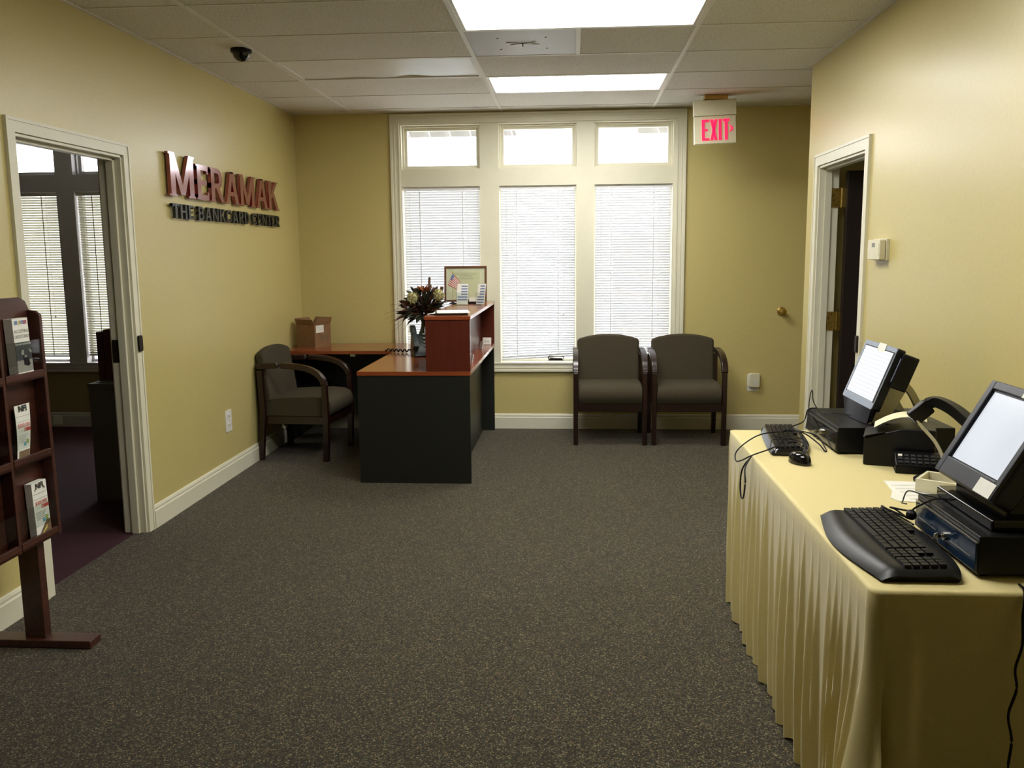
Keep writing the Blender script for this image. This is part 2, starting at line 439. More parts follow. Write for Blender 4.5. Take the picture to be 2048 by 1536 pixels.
# jambs (door_1: left office doorway, door_2: right doorway)
jb = MB(); t_ = .015
jb.box(XL-.12, XL, 3.625, 3.625+t_, 0, 1.995).box(XL-.12, XL, 4.52-t_, 4.52, 0, 1.995).box(XL-.12, XL, 3.625, 4.52, 1.98, 1.995)
jb.box(XL-.075, XL-.035, 3.625, 3.655, 0, 1.98).box(XL-.075, XL-.035, 4.49, 4.52, 0, 1.98).box(XL-.075, XL-.035, 3.625, 4.52, 1.965, 1.98)
d1 = struct('door_1', jb, 'trim', bev=.003)
mb = MB().box(XL-.115, XL-.078, 4.499, 4.506, .93, 1.05); obj('strike_plate', mb, 'bronze', d1, bev=.002)
mb = MB().prism([(4.53, .985), (4.56, .985), (4.566, .995), (4.566, 1.06), (4.56, 1.07), (4.53, 1.07), (4.524, 1.06), (4.524, .995)], XL+.012, XL+.024, 'x'); obj('strike_lip', mb, 'bronze', d1, bev=.003)
jb = MB()
jb.box(XR, XR+.12, 4.775, 4.775+t_, 0, 1.99).box(XR, XR+.12, 5.67-t_, 5.67, 0, 1.99).box(XR, XR+.12, 4.775, 5.67, 1.975, 1.99)
jb.box(XR+.035, XR+.075, 4.775, 4.80, 0, 1.975).box(XR+.035, XR+.075, 5.643, 5.67, 0, 1.975).box(XR+.035, XR+.075, 4.775, 5.67, 1.962, 1.975)
d2 = struct('door_2', jb, 'trim', bev=.003)
mb = MB().prism(rrect(4.725, 4.76, .95, 1.04, .012), XR-.024, XR-.012, 'x'); obj('strike_lip', mb, 'bronze', d2, bev=.003)
leaf = MB().box(XR+.155, XR+1.03, 5.60, 5.645, .02, 1.955); lf = obj('door_leaf', leaf, 'doorwood', d2, bev=.002)
for z in (1.74, .99, .25):
    mb = MB().box(XR+.078, XR+.125, 5.648, 5.656, z, z+.115)
    mb.tube([(XR+.135, 5.642, z), (XR+.135, 5.642, z+.115)], .008, 10).box(XR+.14, XR+.17, 5.637, 5.648, z, z+.115)
    h_ = obj('hinge', mb, 'brass', d2, sm=True)
    for i, dz in enumerate((.015, .042, .073, .10)): obj('screw', MB().ball((XR+.088+(.018 if i in (0, 3) else 0), 5.6475, z+dz), .004, 8, 6, (1, .5, 1)), 'bronze', h_)

# ------------------------------------------------------------------ windows
def window(name, ox, tm, hide=False):
    fr = MB()
    # casing: stepped moulding round the outer edge
    x0, x1, z0, z1 = -1.499+ox, .914+ox, .489, 2.612
    c = .078
    def frame(a, b, e, f, w, y0, y1):
        fr.box(a, a+w, y0, y1, e, f); fr.box(b-w, b, y0, y1, e, f); fr.box(a+w, b-w, y0, y1, e, e+w); fr.box(a+w, b-w, y0, y1, f-w, f)
    frame(x0, x1, z0, z1, c, YB-.014, YB+.001)
    frame(x0, x1, z0, z1, .018, YB-.024, YB-.01401)
    frame(x0+.030, x1-.030, z0+.03, z1-.03, .010, YB-.018, YB-.013)
    frame(x0+c-.014, x1-c+.014, z0+c-.014, z1-c+.014, .014, YB-.020, YB-.013)
    root = struct(name, fr, tm, bev=.002)
    # mullion panel with six openings
    ops = []
    for a, b in ((-1.41, -.762), (-.605, .030), (.176, .812)):
        ops.append((a+ox, b+ox, .568, 2.03)); ops.append((a+ox, b+ox, 2.170, 2.525))
    pn = MB(); holed(pn, x0+.04, x1-.04, z0+.04, z1-.04, ops, lambda a, b, e, f: pn.box(a, b, YB-.004, YB+.155, e, f))
    obj('mullion', pn, tm, root)
    for i, (a, b, e, f) in enumerate(ops):
        s = MB(); w_ = .020 if i % 2 == 0 else .036
        ya = YB+.085
        s.box(a, a+w_, ya, ya+.045, e, f).box(b-w_, b, ya, ya+.045, e, f).box(a+w_, b-w_, ya, ya+.045, e, e+w_).box(a+w_, b-w_, ya, ya+.045, f-w_, f)
        if i % 2:
            g = .014; s.box(a, a+g, ya-.03, ya, e, f).box(b-g, b, ya-.03, ya, e, f).box(a+g, b-g, ya-.03, ya, e, e+g).box(a+g, b-g, ya-.03, ya, f-g, f)
        sh = obj('sash', s, tm, root, bev=.002)
        gl = MB().box(a+w_, b-w_, ya+.02, ya+.024, e+w_, f-w_); obj('glass_pane', gl, 'glass', sh)
        if i % 2 == 0 and not hide:
            pass
    return root, ops
w1, ops1 = window('window_1', 0, 'trim')
w2, ops2 = window('window_2', OF, 'trim_lilac')
# crank of the middle casement
ck = MB().prism([(-.205, .585), (-.075, .585), (-.09, .603), (-.19, .603)], YB-.02, YB+.03, 'y')
co = obj('crank_handle', ck, 'bronze', w1, bev=.003)
mb = MB().tube(spline([(-.20, YB-.02, .597), (-.195, YB-.03, .622), (-.13, YB-.035, .625), (-.08, YB-.03, .622), (-.078, YB-.03, .60)], 5), .006, 8)
obj('crank_arm', mb, 'metal', co, sm=True)

def blind(a, b, zt, zb, label, ms, tilt, skew=0, group=None, wand=True, closed=False):
    y = YB+.035
    root = thing('window_blind', label, 'blind', ((a+b)/2, y, zt), 0, group)
    mb = MB().box(a+.006, b-.006, y-.014, y+.014, zt-.030, zt); hr = obj('headrail', mb, ms, root, bev=.002)
    sl = MB(); n = int((zt-.045-zb)/.0210); w_ = .0125
    for i in range(n+1):
        z = zt-.045-i*(zt-.045-zb-.01)/n
        fr = i/n; sk = skew*max(0, (fr-.86)/.14)**1.5
        pts = []
        for q in (-1, -.33, .33, 1):
            yy = y+q*w_*math.cos(tilt); zz = z-q*w_*math.sin(tilt)*1+.0015*(1-q*q)
            pts.append((yy, zz))
        v = [(x, p[0], p[1]+sk*(x-(a+b)/2)/(b-a)*1.0) for x in (a+.010, b-.010) for p in pts]
        sl.add(v, [(j, j+1, 5+j, 4+j) for j in range(3)])
    obj('slats', sl, ms, root, sm=True, ang=80)
    for x in (a+.14, b-.15):
        cdm = MB().box(x-.004, x+.004, y-w_-.003, y-w_-.002, zb, zt-.02); obj('ladder_tape', cdm, ms, root)
    zr = zb-.008
    br = MB(); v = []
    for x in (a+.008, b-.008):
        s_ = skew*(x-(a+b)/2)/(b-a)
        for yy, zz in ((y-.011, zr-.007), (y+.011, zr-.007), (y+.011, zr+.007), (y-.011, zr+.007)): v.append((x, yy, zz+s_))
    br.add(v, [(0, 1, 2, 3), (7, 6, 5, 4), (0, 4, 5, 1), (1, 5, 6, 2), (2, 6, 7, 3), (3, 7, 4, 0)])
    obj('bottom_rail', br, ms, root, bev=.002)
    if wand:
        mb = MB().tube([(a+.055, y-.022, zt-.03), (a+.058, y-.024, zt-.62)], .0035, 8); obj('tilt_wand', mb, 'acrylic', root)
    mb = MB().tube([(b-.11, y-.020, zt-.03), (b-.105, y-.021, zt-1.05)], .0016, 6).ball((b-.105, y-.021, zt-1.06), .007, 8, 6, (1, 1, 1.6)); obj('lift_cord', mb, 'white', root)
    return root
TL_ = R(52)
blind(ops1[0][0], ops1[0][1], 2.028, .60, 'white mini blind on the left sash, behind the flowers and framed certificate', 'slat', TL_, 0, 'mini blinds on the reception window')
blind(ops1[2][0], ops1[2][1], 2.028, .612, 'white mini blind on the middle sash, its bottom rail hanging crooked', 'slat', R(50), .034, 'mini blinds on the reception window')
blind(ops1[4][0], ops1[4][1], 2.028, .60, 'white mini blind on the right sash, behind the two waiting chairs', 'slat', R(52), 0, 'mini blinds on the reception window')
blind(ops2[0][0], ops2[0][1], 2.028, .63, 'cream mini blind in the office window, left of the dark post', 'slat_cream', R(50), 0, 'mini blinds in the side office')
blind(ops2[2][0], ops2[2][1], 2.028, .64, 'cream mini blind in the office window, next to the door jamb', 'slat_cream', R(50), 0, 'mini blinds in the side office')

# ------------------------------------------------------------------ outside
mb = MB().box(-40, 40, YB+.16, 60, -.35, -.3); struct('pavement_outside', mb, 'concrete')
mb = MB()
for i in range(60):
    x = -7+i*.2; mb.box(x, x+.185, YB+.16, YB+1.35, 2.68, 2.70)
mb.box(-7, 5, YB+1.35, YB+1.42, 2.60, 2.80); struct('soffit_outside', mb, 'soffit')
mb = MB().box(-4.6, -1.35, 11.0, 15, -.3, 2.2); mb.box(-4.7, -1.25, 10.9, 15.1, 2.2, 2.32); tag(obj('neighbouring_house', mb, 'siding'), 'grey blue building seen through the slats of the left blind', 'building')
mb = MB().box(.62, 2.6, 12.0, 14.0, -.30, 1.75); tag(obj('parked_van', mb, 'siding2', bev=.12, seg=3), 'tan parked van seen dimly through the right blind', 'vehicle')

# ------------------------------------------------------------------ ceiling fixtures
def troffer(key, label, dm):
    x0, x1, y0, y1 = fix[key]
    root = thing('ceiling_light', label, 'ceiling light', ((x0+x1)/2, (y0+y1)/2, H), 0, 'recessed fluorescent ceiling lights')
    mb = MB().box(x0+.012, x0+.03, y0+.01, y1-.01, H-.003, H+.07).box(x1-.03, x1-.012, y0+.01, y1-.01, H-.003, H+.07)
    mb.box(x0+.03, x1-.03, y0+.01, y0+.028, H-.003, H+.07).box(x0+.03, x1-.03, y1-.028, y1-.01, H-.003, H+.07)
    mb.box(x0+.01, x1-.01, y0+.01, y1-.01, H+.07, H+.075)
    obj('frame', mb, 'tbar', root)
    if dm != 'lens_off':
        mb = MB().box(x0+.03, x1-.03, y0+.028, y1-.028, H+.004, H+.008); obj('diffuser', mb, dm, root)
    else:
        mb = MB(); n = 30; k_ = 12; v = []
        for j in range(k_+1):
            for i in range(n+1):
                u = i/n; q = j/k_
                z = H+.004-.018*math.exp(-((u-.58)/.12)**2)*q**2*0-.010*math.sin(PI*u)*math.sin(PI*q)
                z += .012*math.exp(-((u-.62)/.07)**2)*q**4 + .007*math.exp(-((u-.3)/.1)**2)*q**4
                v.append((x0+.022+(x1-x0-.044)*u, y0+.02+(y1-y0-.04)*q, z))
        mb.add(v, [(j*(n+1)+i, j*(n+1)+i+1, (j+1)*(n+1)+i+1, (j+1)*(n+1)+i) for j in range(k_) for i in range(n)])
        obj('diffuser', mb, dm, root, sm=True)
    return root
troffer('l1', 'lit rectangular ceiling panel nearest the camera, cut by the top of the photo', 'diffuser')
troffer('l2', 'lit rectangular ceiling panel just in front of the window', 'diffuser')
troffer('l3', 'lit rectangular ceiling panel above the near end of the gold table, outside the photo', 'diffuser')
troffer('off', 'unlit ceiling panel with a sagging white lens', 'lens_off')
# vent
x0, x1, y0, y1 = fix['vent']
vt = thing('return_air_vent', 'grey perforated square vent in the ceiling between the lit panels', 'vent', ((x0+x1)/2, (y0+y1)/2, H))
obj('grille', MB().box(x0+.012, x1-.012, y0+.008, y1-.008, H-.001, H+.006), 'grille', vt)
cx, cy = (x0+x1)/2, (y0+y1)/2
mb = MB()
for s_ in (-1, 1):
    mb.tube([(cx, cy, H-.004), (cx+s_*.09, cy+.03*s_, H-.003)], .0022, 6).tube([(cx, cy, H-.004), (cx+s_*.07, cy-.03*s_, H-.003)], .0022, 6)
mb.tube([(cx, cy, H-.001), (cx, cy-.02, H-.02)], .004, 8)
obj('damper_lever', mb, 'metal', vt)
for dx in (-.13, .13):
    for dy in (-.13, .13): obj('screw', MB().ball((cx+dx, cy+dy, H-.001), .006, 8, 6, (1, 1, .6)), 'bronze', vt)
# dome camera
dm = thing('dome_camera', 'small black dome security camera on the ceiling above the left wall', 'camera', (-1.856, 5.094, H))
obj('base', MB().ring([(.058, H-.001), (.058, H-.018), (.05, H-.022)], Matrix.Translation((-1.856, 5.094, 0))), 'black', dm, sm=True)
obj('dome', MB().ring([(.048*math.cos(R(a)), H-.02-.05*math.sin(R(a))) for a in range(0, 86, 8)], Matrix.Translation((-1.856, 5.094, 0))), 'blackgloss', dm, sm=True)

# exit sign
ex = thing('exit_sign', 'white EXIT sign with glowing red letters hanging from the ceiling', 'sign', (1.06, 6.95, H))
obj('canopy', MB().box(.975, 1.145, 6.90, 7.0, H-.032, H-.001), 'brass', ex, bev=.003)
Xs = Matrix.Translation((1.058, 6.95, 2.436)) @ Matrix.Rotation(R(2.0), 4, 'Y').inverted() @ Matrix.Rotation(R(0), 4, 'Z')
hb = MB().box(-.156, .156, -.028, .028, .045, .158, Xs); obj('housing', hb, 'cream', ex, bev=.003)
hb = MB().box(-.154, .154, -.022, .022, -.158, .043, Xs); fp = obj('face_plate', hb, 'cream', ex, bev=.003)
lw = .019
def pl(mb, poly, y0=-.0265, y1=-.0215): mb.prism(poly, y0, y1, 'y', Xs)
L_ = MB(); z0, z1 = -.133, .018
def rect(mb, a, b, c, d): pl(mb, [(a, c), (b, c), (b, d), (a, d)])
x = -.098; rect(L_, x, x+lw, z0, z1); rect(L_, x+lw, x+.052, z1-lw*.9, z1); rect(L_, x+lw, x+.052, z0, z0+lw*.9); rect(L_, x+lw, x+.043, -.066, -.050)
obj('letter', L_, 'exitred', ex)
L_ = MB(); x = -.036; pl(L_, [(x, z1), (x+.019, z1), (x+.050, z0), (x+.031, z0)]); pl(L_, [(x+.031, z1), (x+.050, z1), (x+.019, z0), (x, z0)]); obj('letter', L_, 'exitred', ex)
L_ = MB(); rect(L_, .026, .045, z0, z1); obj('letter', L_, 'exitred', ex)
L_ = MB(); rect(L_, .057, .105, z1-lw*.9, z1); rect(L_, .071, .090, z0, z1-lw*.9); obj('letter', L_, 'exitred', ex)
L_ = MB(); pl(L_, [(.104, -.032), (.116, -.032), (.134, -.052), (.116, -.074), (.104, -.074), (.120, -.052)]); obj('arrow', L_, 'exitred', ex)

# ------------------------------------------------------------------ wall lettering
def glyph(ch):
    # strokes on a unit cell: height 1, returned as polygons; width
    a = .20; s = .055
    def bar(x0, x1, y0, y1): return [(x0, y0), (x1, y0), (x1, y1), (x0, y1)]
    def dg(x0, y0, x1, y1, w): return [(x0-w/2, y0), (x0+w/2, y0), (x1+w/2, y1), (x1-w/2, y1)]
    def cap(x0, x1, y): return bar(x0-s, x1+s, y, y+.05)
    def arc(cx, cy, rx, ry, a0, a1, w, n=12):
        q = []
        for i in range(n):
            t0 = R(a0+(a1-a0)*i/n); t1 = R(a0+(a1-a0)*(i+1)/n)
            q.append([(cx+rx*math.cos(t0), cy+ry*math.sin(t0)), (cx+rx*math.cos(t1), cy+ry*math.sin(t1)),
                      (cx+(rx-w)*math.cos(t1), cy+(ry-w*.8)*math.sin(t1)), (cx+(rx-w)*math.cos(t0), cy+(ry-w*.8)*math.sin(t0))])
        return q
    if ch == 'M': return [bar(.05, .05+a, 0, 1), bar(.85, .85+a, 0, 1), dg(.15, 1, .55, .05, a*.95), dg(.95, 1, .55, .05, a*.95), cap(.05, .25, 0), cap(.85, 1.05, 0), cap(.05, .2, .95), cap(.9, 1.05, .95)], 1.15
    if ch == 'E': return [bar(.05, .05+a, 0, 1), bar(.05, .68, 0, .15), bar(.05, .66, .85, 1), bar(.05, .58, .43, .57), bar(.60, .68, 0, .24), bar(.58, .66, .76, 1), bar(.0, .1, 0, .05), bar(0, .1, .95, 1)], .76
    if ch == 'R': return [bar(.05, .05+a, 0, 1), bar(.05, .45, .85, 1), bar(.05, .45, .40, .55), dg(.40, .48, .72, 0, a), cap(.05, .25, 0), cap(.66, .80, 0), bar(0, .1, .95, 1)]+arc(.45, .70, .28, .30, -90, 90, a), .86
    if ch == 'A': return [dg(.16, 0, .46, 1, a*.85), dg(.78, 0, .48, 1, a), bar(.25, .70, .25, .38), cap(.07, .22, 0), cap(.70, .88, 0), bar(.36, .58, .95, 1)], .95
    if ch == 'K': return [bar(.05, .05+a, 0, 1), dg(.25, .42, .70, 1, a*.9), dg(.42, .58, .78, 0, a*1.05), cap(.05, .25, 0), cap(.05, .25, .95), cap(.62, .76, .95), cap(.70, .86, 0)], .92
    if ch == 'T': return [bar(.30, .30+a, 0, 1), bar(.02, .78, .85, 1), bar(.02, .10, .76, 1), bar(.70, .78, .76, 1), cap(.30, .50, 0)], .80
    if ch == 'H': return [bar(.05, .05+a, 0, 1), bar(.62, .62+a, 0, 1), bar(.2, .65, .43, .57), cap(.05, .25, 0), cap(.05, .25, .95), cap(.62, .82, 0), cap(.62, .82, .95)], .92
    if ch == 'B': return [bar(.05, .05+a, 0, 1), bar(.05, .45, .86, 1), bar(.05, .45, .45, .59), bar(.05, .45, 0, .14), bar(0, .1, 0, .05), bar(0, .1, .95, 1)]+arc(.43, .73, .26, .27, -90, 90, a*.95)+arc(.45, .285, .30, .285, -90, 90, a*.95), .82
    if ch == 'N': return [bar(.05, .05+a*.8, 0, 1), bar(.70, .70+a*.8, 0, 1), dg(.14, 1, .78, 0, a), cap(.05, .2, 0), cap(.70, .86, .95), bar(0, .12, .95, 1)], .95
    if ch == 'C': return [bar(.72, .80, .68, .98)]+arc(.46, .5, .44, .5, 40, 320, a*1.05, 20), .88
    if ch == 'D': return [bar(.05, .05+a, 0, 1), bar(.05, .40, .86, 1), bar(.05, .40, 0, .14), bar(0, .1, 0, .05), bar(0, .1, .95, 1)]+arc(.38, .5, .44, .5, -90, 90, a), .88
def lettering(root, text, y0, y1, zb, heights, gap, ms, x0, x1, space=.45, post=True):
    wd = sum((glyph(c)[1]*h+gap*heights[1] if c != ' ' else space*h) for c, h in zip(text, heights))
    k = (y1-y0)/wd; y = y0
    for c, h in zip(text, heights):
        if c == ' ': y += space*h*k; continue
        ps, w_ = glyph(c); mb = MB()
        for i, p_ in enumerate(ps):
            e = (i % 5)*.0002     # hair-thin step so that strokes do not share a face
            mb.prism([(y+q[0]*h*k, zb+q[1]*h) for q in p_], x0, x1-e, 'x')
        L = obj('letter', mb, ms, root)
        y += (w_*h+gap*heights[1])*k
xa, xb = XL+.012, XL+.034
lt = thing('wall_lettering', 'large raised burgundy letters reading MERAMAK on the left wall', 'sign', (XL, 5.95, 1.92))
lettering(lt, 'MERAMAK', 4.985, 6.885, 1.822, [.245]+[.210]*6, .02, 'burgundy', xa, xb)
mb = MB()
for q in range(10): mb.tube([(XL, 5.1+q*.19, 1.88), (xa+.001, 5.1+q*.19, 1.88)], .004, 6)
lt2 = thing('wall_lettering', 'small raised charcoal letters reading THE BANKCARD CENTER below the big name', 'sign', (XL, 5.95, 1.74))
lettering(lt2, 'THE BANKCARD CENTER', 5.01, 6.90, 1.698, [.083]*19, .05, 'signgrey', xa, xb-.004, .40)

# ------------------------------------------------------------------ small wall fittings
def plate(name, label, cat, c, w_, h_, axis, s, holes=True):
    root = thing(name, label, cat, c); x, y, z = c; mb = MB()
    if axis == 'x':
        mb.prism(rrect(y-w_/2, y+w_/2, z-h_/2, z+h_/2, .006), x, x+s*.006, 'x'); obj('plate', mb, 'white', root, bev=.0015)
        for dz in (-.03, .03):
            q = MB().prism(rrect(y-.022, y+.022, z+dz-.02, z+dz+.02, .01), x+s*.005, x+s*.009, 'x'); o_ = obj('socket', q, 'white', root)
            q = MB().box(*sorted((x+s*.008, x+s*.0095)), y-.010, y-.006, z+dz-.006, z+dz+.008).box(*sorted((x+s*.008, x+s*.0095)), y+.006, y+.010, z+dz-.006, z+dz+.008); obj('slot', q, 'black', o_)
    return root
plate('wall_outlet', 'white electrical outlet low on the left wall', 'outlet', (XL, 5.713, .388), .10, .145, 'x', 1)
ng = thing('night_light', 'small white plug-in unit on a wall plate near the right corner', 'plug-in device', (1.505, YB, .405))
obj('plate', MB().prism(rrect(1.452, 1.545, .325, .47, .006), YB-.006, YB, 'y'), 'white', ng, bev=.0015)
obj('body', MB().prism(rrect(1.462, 1.550, .358, .478, .016), YB-.04, YB-.006, 'y'), 'cream', ng, bev=.008, seg=3)
obj('sensor', MB().prism(rrect(1.492, 1.532, .380, .415, .008), YB-.042, YB-.038, 'y'), 'tape', ng)
kn = thing('door_knob', 'round brass knob on the back wall left of the right corner', 'knob', (1.713, YB, .987))
Xk = Matrix.Translation((1.713, YB, .987)) @ Matrix.Rotation(R(90), 4, 'X')
obj('rosette', MB().ring([(.036, 0), (.036, .004), (.026, .008)], Xk), 'brass', kn, sm=True)
obj('knob', MB().ring([(.012, .005), (.012, .02), (.022, .03), (.030, .042), (.030, .054), (.022, .066), (.008, .07)], Xk), 'brass', kn, sm=True)
th = thing('thermostat', 'cream thermostat with a small display on the right wall beside the door', 'thermostat', (XR, 4.465, 1.48))
obj('back_plate', MB().prism(rrect(4.375, 4.565, 1.430, 1.535, .006), XR-.014, XR, 'x'), 'cream', th, bev=.002)
obj('cover', MB().prism(rrect(4.382, 4.560, 1.434, 1.531, .008), XR-.044, XR-.016, 'x'), 'cream', th, bev=.004)
obj('display', MB().box(XR-.0445, XR-.0435, 4.452, 4.495, 1.495, 1.515), 'greyprint', th)
obj('lid', MB().box(XR-.0455, XR-.0435, 4.39, 4.44, 1.452, 1.512), 'cream', th)

# ------------------------------------------------------------------ reception desk
dk = thing('reception_desk', 'cherry topped reception desk with charcoal panels and raised transaction counter', 'desk', (-1.02, 6.5, 0))
ya, yb = 5.597, 7.39
def part(n, mb, ms, root, **k): return obj(n, mb, ms, root, **k)
part('desktop', MB().box(-1.387, -.650, ya-.005, yb, .709, .736), 'cherry', dk, bev=.002)
part('end_panel', MB().box(-1.385, -.655, ya, ya+.025, .0, .709), 'laminate', dk, bev=.001)
part('end_panel', MB().box(-1.385, -.655, yb-.03, yb-.005, .0, .709), 'laminate', dk, bev=.001)
part('modesty_panel', MB().box(-.775, -.755, ya+.025, yb-.03, .0, .709), 'laminate', dk)
part('counter_top', MB().box(-.940, -.645, ya-.005, yb+.003, 1.067, 1.090), 'cherry', dk, bev=.0015)
part('counter_side', MB().box(-.936, -.650, ya, ya+.024, .736, 1.067), 'cherry_dark', dk, bev=.001)
part('counter_side', MB().box(-.936, -.650, yb-.03, yb-.006, .736, 1.067), 'cherry_dark', dk, bev=.001)
part('counter_panel', MB().box(-.775, -.757, ya+.024, yb-.03, .736, 1.067), 'cherry_dark', dk)
rt = thing('return_desk', 'cherry side desk along the back wall under the cardboard box', 'desk', (-1.84, 7.12, 0))
part('desktop', MB().box(-2.277, -1.390, 6.822, 7.42, .709, .736), 'cherry', rt, bev=.002)
part('end_panel', MB().box(-2.275, -2.25, 6.85, 7.41, 0, .709), 'laminate', rt)
part('modesty_panel', MB().box(-2.25, -1.40, 7.25, 7.268, .16, .709), 'laminate', rt)
part('hanger_bracket', MB().box(-1.74, -1.70, 6.83, 6.86, .690, .709), 'metal', rt)

# ------------------------------------------------------------------ cardboard carton
ct = thing('cardboard_box', 'open brown cardboard box with a torn white label at the wall corner', 'box', (-2.12, 7.16, .736), R(-24))
mb = MB(); w_, d_, h_, t_ = .19, .20, .185, .004
mb.box(-w_/2, w_/2, -d_/2, d_/2, 0, t_).box(-w_/2, w_/2, -d_/2, -d_/2+t_, t_, h_).box(-w_/2, w_/2, d_/2-t_, d_/2, t_, h_).box(-w_/2, -w_/2+t_, -d_/2+t_, d_/2-t_, t_, h_).box(w_/2-t_, w_/2, -d_/2+t_, d_/2-t_, t_, h_)
obj('carton', mb, 'cardboard', ct, local=True)
for nm, P in (('flap', [(-w_/2, -d_/2, h_), (w_/2, -d_/2, h_), (w_/2-.01, -d_/2-.02, h_+.045), (-w_/2+.01, -d_/2-.02, h_+.045)]),
              ('flap', [(-w_/2, d_/2, h_), (w_/2, d_/2, h_), (w_/2-.01, d_/2+.03, h_+.05), (-w_/2+.01, d_/2+.03, h_+.05)]),
              ('flap', [(w_/2, -d_/2, h_), (w_/2, d_/2, h_), (w_/2+.02, d_/2-.01, h_+.055), (w_/2+.02, -d_/2+.01, h_+.055)]),
              ('flap', [(-w_/2, -d_/2, h_), (-w_/2, d_/2, h_), (-w_/2-.025, d_/2-.01, h_+.05), (-w_/2-.025, -d_/2+.01, h_+.05)])):
    a = [Vector(p) for p in P]; nrm = (a[1]-a[0]).cross(a[3]-a[0]).normalized()*.002
    mb = MB().add([p+nrm for p in a]+[p-nrm for p in a], [(0, 1, 2, 3), (7, 6, 5, 4), (0, 4, 5, 1), (1, 5, 6, 2), (2, 6, 7, 3), (3, 7, 4, 0)])
    fo = obj(nm, mb, 'cardboard', ct, local=True)
obj('torn_label', MB().box(w_/2+.0005, w_/2+.0015, -.085, .01, h_-.065, h_-.005), 'tape', ct, local=True)
obj('printed_lines', MB().box(-.07, .05, -d_/2-.001, -d_/2, .05, .056).box(-.07, .02, -d_/2-.001, -d_/2, .068, .074).box(-.07, .04, -d_/2-.001, -d_/2, .086, .092).box(w_/2, w_/2+.001, -.02, .06, .06, .10), 'brownprint', ct, local=True)

# ------------------------------------------------------------------ chairs
def chair(label, x, y, rz, src=None):
    if src:
        r = src.copy(); COL.objects.link(r); r.location = (x, y, 0); r.rotation_euler = (0, 0, rz); r['label'] = label
        for ch in list(src.children):
            c = ch.copy(); COL.objects.link(c); c.parent = r
        return r
    r = thing('armchair', label, 'chair', (x, y, 0), rz, 'olive waiting room armchairs')
    W = .283; yf, yr = -.245, .235
    for s in (-1, 1):
        pr_ = [(-.018, -.022), (.018, -.022), (.018, .022), (-.018, .022)]
        obj('leg', MB().sweep([(s*(W-.018), yf+.012, .0), (s*(W-.018), yf+.004, .3), (s*(W-.018), yf+.008, .565)], pr_, up=Vector((0, 1, 0))), 'mahogany', r, local=True, bev=.006)
        obj('leg', MB().sweep([(s*(W-.018), yr+.03, 0), (s*(W-.018), yr, .36), (s*(W-.018), yr+.012, .66)], pr_, up=Vector((0, 1, 0))), 'mahogany', r, local=True, bev=.006)
        path = spline([(s*(W-.018), yf+.009, .560), (s*(W-.018), yf+.022, .600), (s*(W-.018), yf+.065, .645), (s*(W-.018), yf+.14, .677), (s*(W-.018), yf+.25, .693), (s*(W-.018), yf+.38, .697), (s*(W-.018), yr+.03, .690)], 5)
        obj('armrest', MB().sweep(path, [(-.024, -.021), (.024, -.021), (.024, .021), (-.024, .021)], up=Vector((0, 1, .01))), 'mahogany', r, local=True, bev=.009, seg=3)
    mb = MB().box(-W+.036, W-.036, yf+.003, yf+.028, .262, .322).box(-W+.03, -W+.052, yf+.03, yr-.01, .266, .322).box(W-.052, W-.03, yf+.03, yr-.01, .266, .322).box(-W+.036, W-.036, yr-.02, yr, .266, .322)
    obj('seat_rail', mb, 'mahogany', r, local=True, bev=.003)
    # seat: rounded front edge
    pts = [(yf-.02+.0, .345), (yf-.03, .375), (yf-.028, .415), (yf-.01, .447), (yf+.03, .468), (yf+.12, .475), (yf+.30, .468), (yr-.01, .455), (yr, .44), (yr, .318), (yf+.0, .318)]
    obj('seat', MB().prism(pts, -W+.037, W-.037, 'x'), 'fabric', r, local=True, bev=.014, seg=3, ang=60)
    # backrest
    n = 14; out = []
    for i in range(n+1):
        u = -1+2*i/n; out.append((u*.252, .782+.042*(1-abs(u)**2.2)))
    poly = [(.250, .42)]+[(p_[0], p_[1]) for p_ in reversed(out)]+[(-.250, .42)]
    Xb = Matrix.Translation((0, yr-.03, .44)) @ Matrix.Rotation(R(-9), 4, 'X') @ Matrix.Translation((0, 0, -.44))
    obj('backrest', MB().prism(poly, -.032, .034, 'y', Xb), 'fabric', r, local=True, bev=.022, seg=4, ang=60)
    return r
c1 = chair('olive waiting chair with dark wood arms under the right window, next to the window crank', .290, 7.035, 0)
chair('olive waiting chair with dark wood arms near the blank right part of the back wall', .892, 7.04, 0, c1)
chair('olive armchair turned sideways at the left wall, tucked beside the reception desk', -1.985, 6.475, R(85), c1)

# ------------------------------------------------------------------ desk objects
# certificate frame leaning back
Xf = Matrix.Translation((-.872, 7.24, 1.092)) @ Matrix.Rotation(R(-7), 4, 'X')
cf = thing('framed_certificate', 'wood framed certificate leaning at the far end of the counter', 'picture frame', (-.872, 7.24, 1.091))
def ringbox(mb, x0, x1, z0, z1, w_, y0, y1, X):
    mb.box(x0, x0+w_, y0, y1, z0, z1, X).box(x1-w_, x1, y0, y1, z0, z1, X).box(x0+w_, x1-w_, y0, y1, z0, z0+w_, X).box(x0+w_, x1-w_, y0, y1, z1-w_, z1, X)
mb = MB(); ringbox(mb, -.174, .174, 0, .291, .016, -.008, .012, Xf); obj('frame', mb, wood('walnut_frame', (.10, .04, .015), (.16, .06, .025), .3, 0), cf, bev=.003)
obj('mat_board', MB().box(-.162, .162, .002, .006, .01, .28, Xf), 'olivepaper', cf)
sh = obj('certificate', MB().box(-.105, .118, -.001, .002, .045, .245, Xf), mat('parchment', (.74, .71, .46), .7, .03), cf)
obj('cover_glass', MB().box(-.162, .162, -.005, -.004, .01, .28, Xf), 'acrylic', cf)
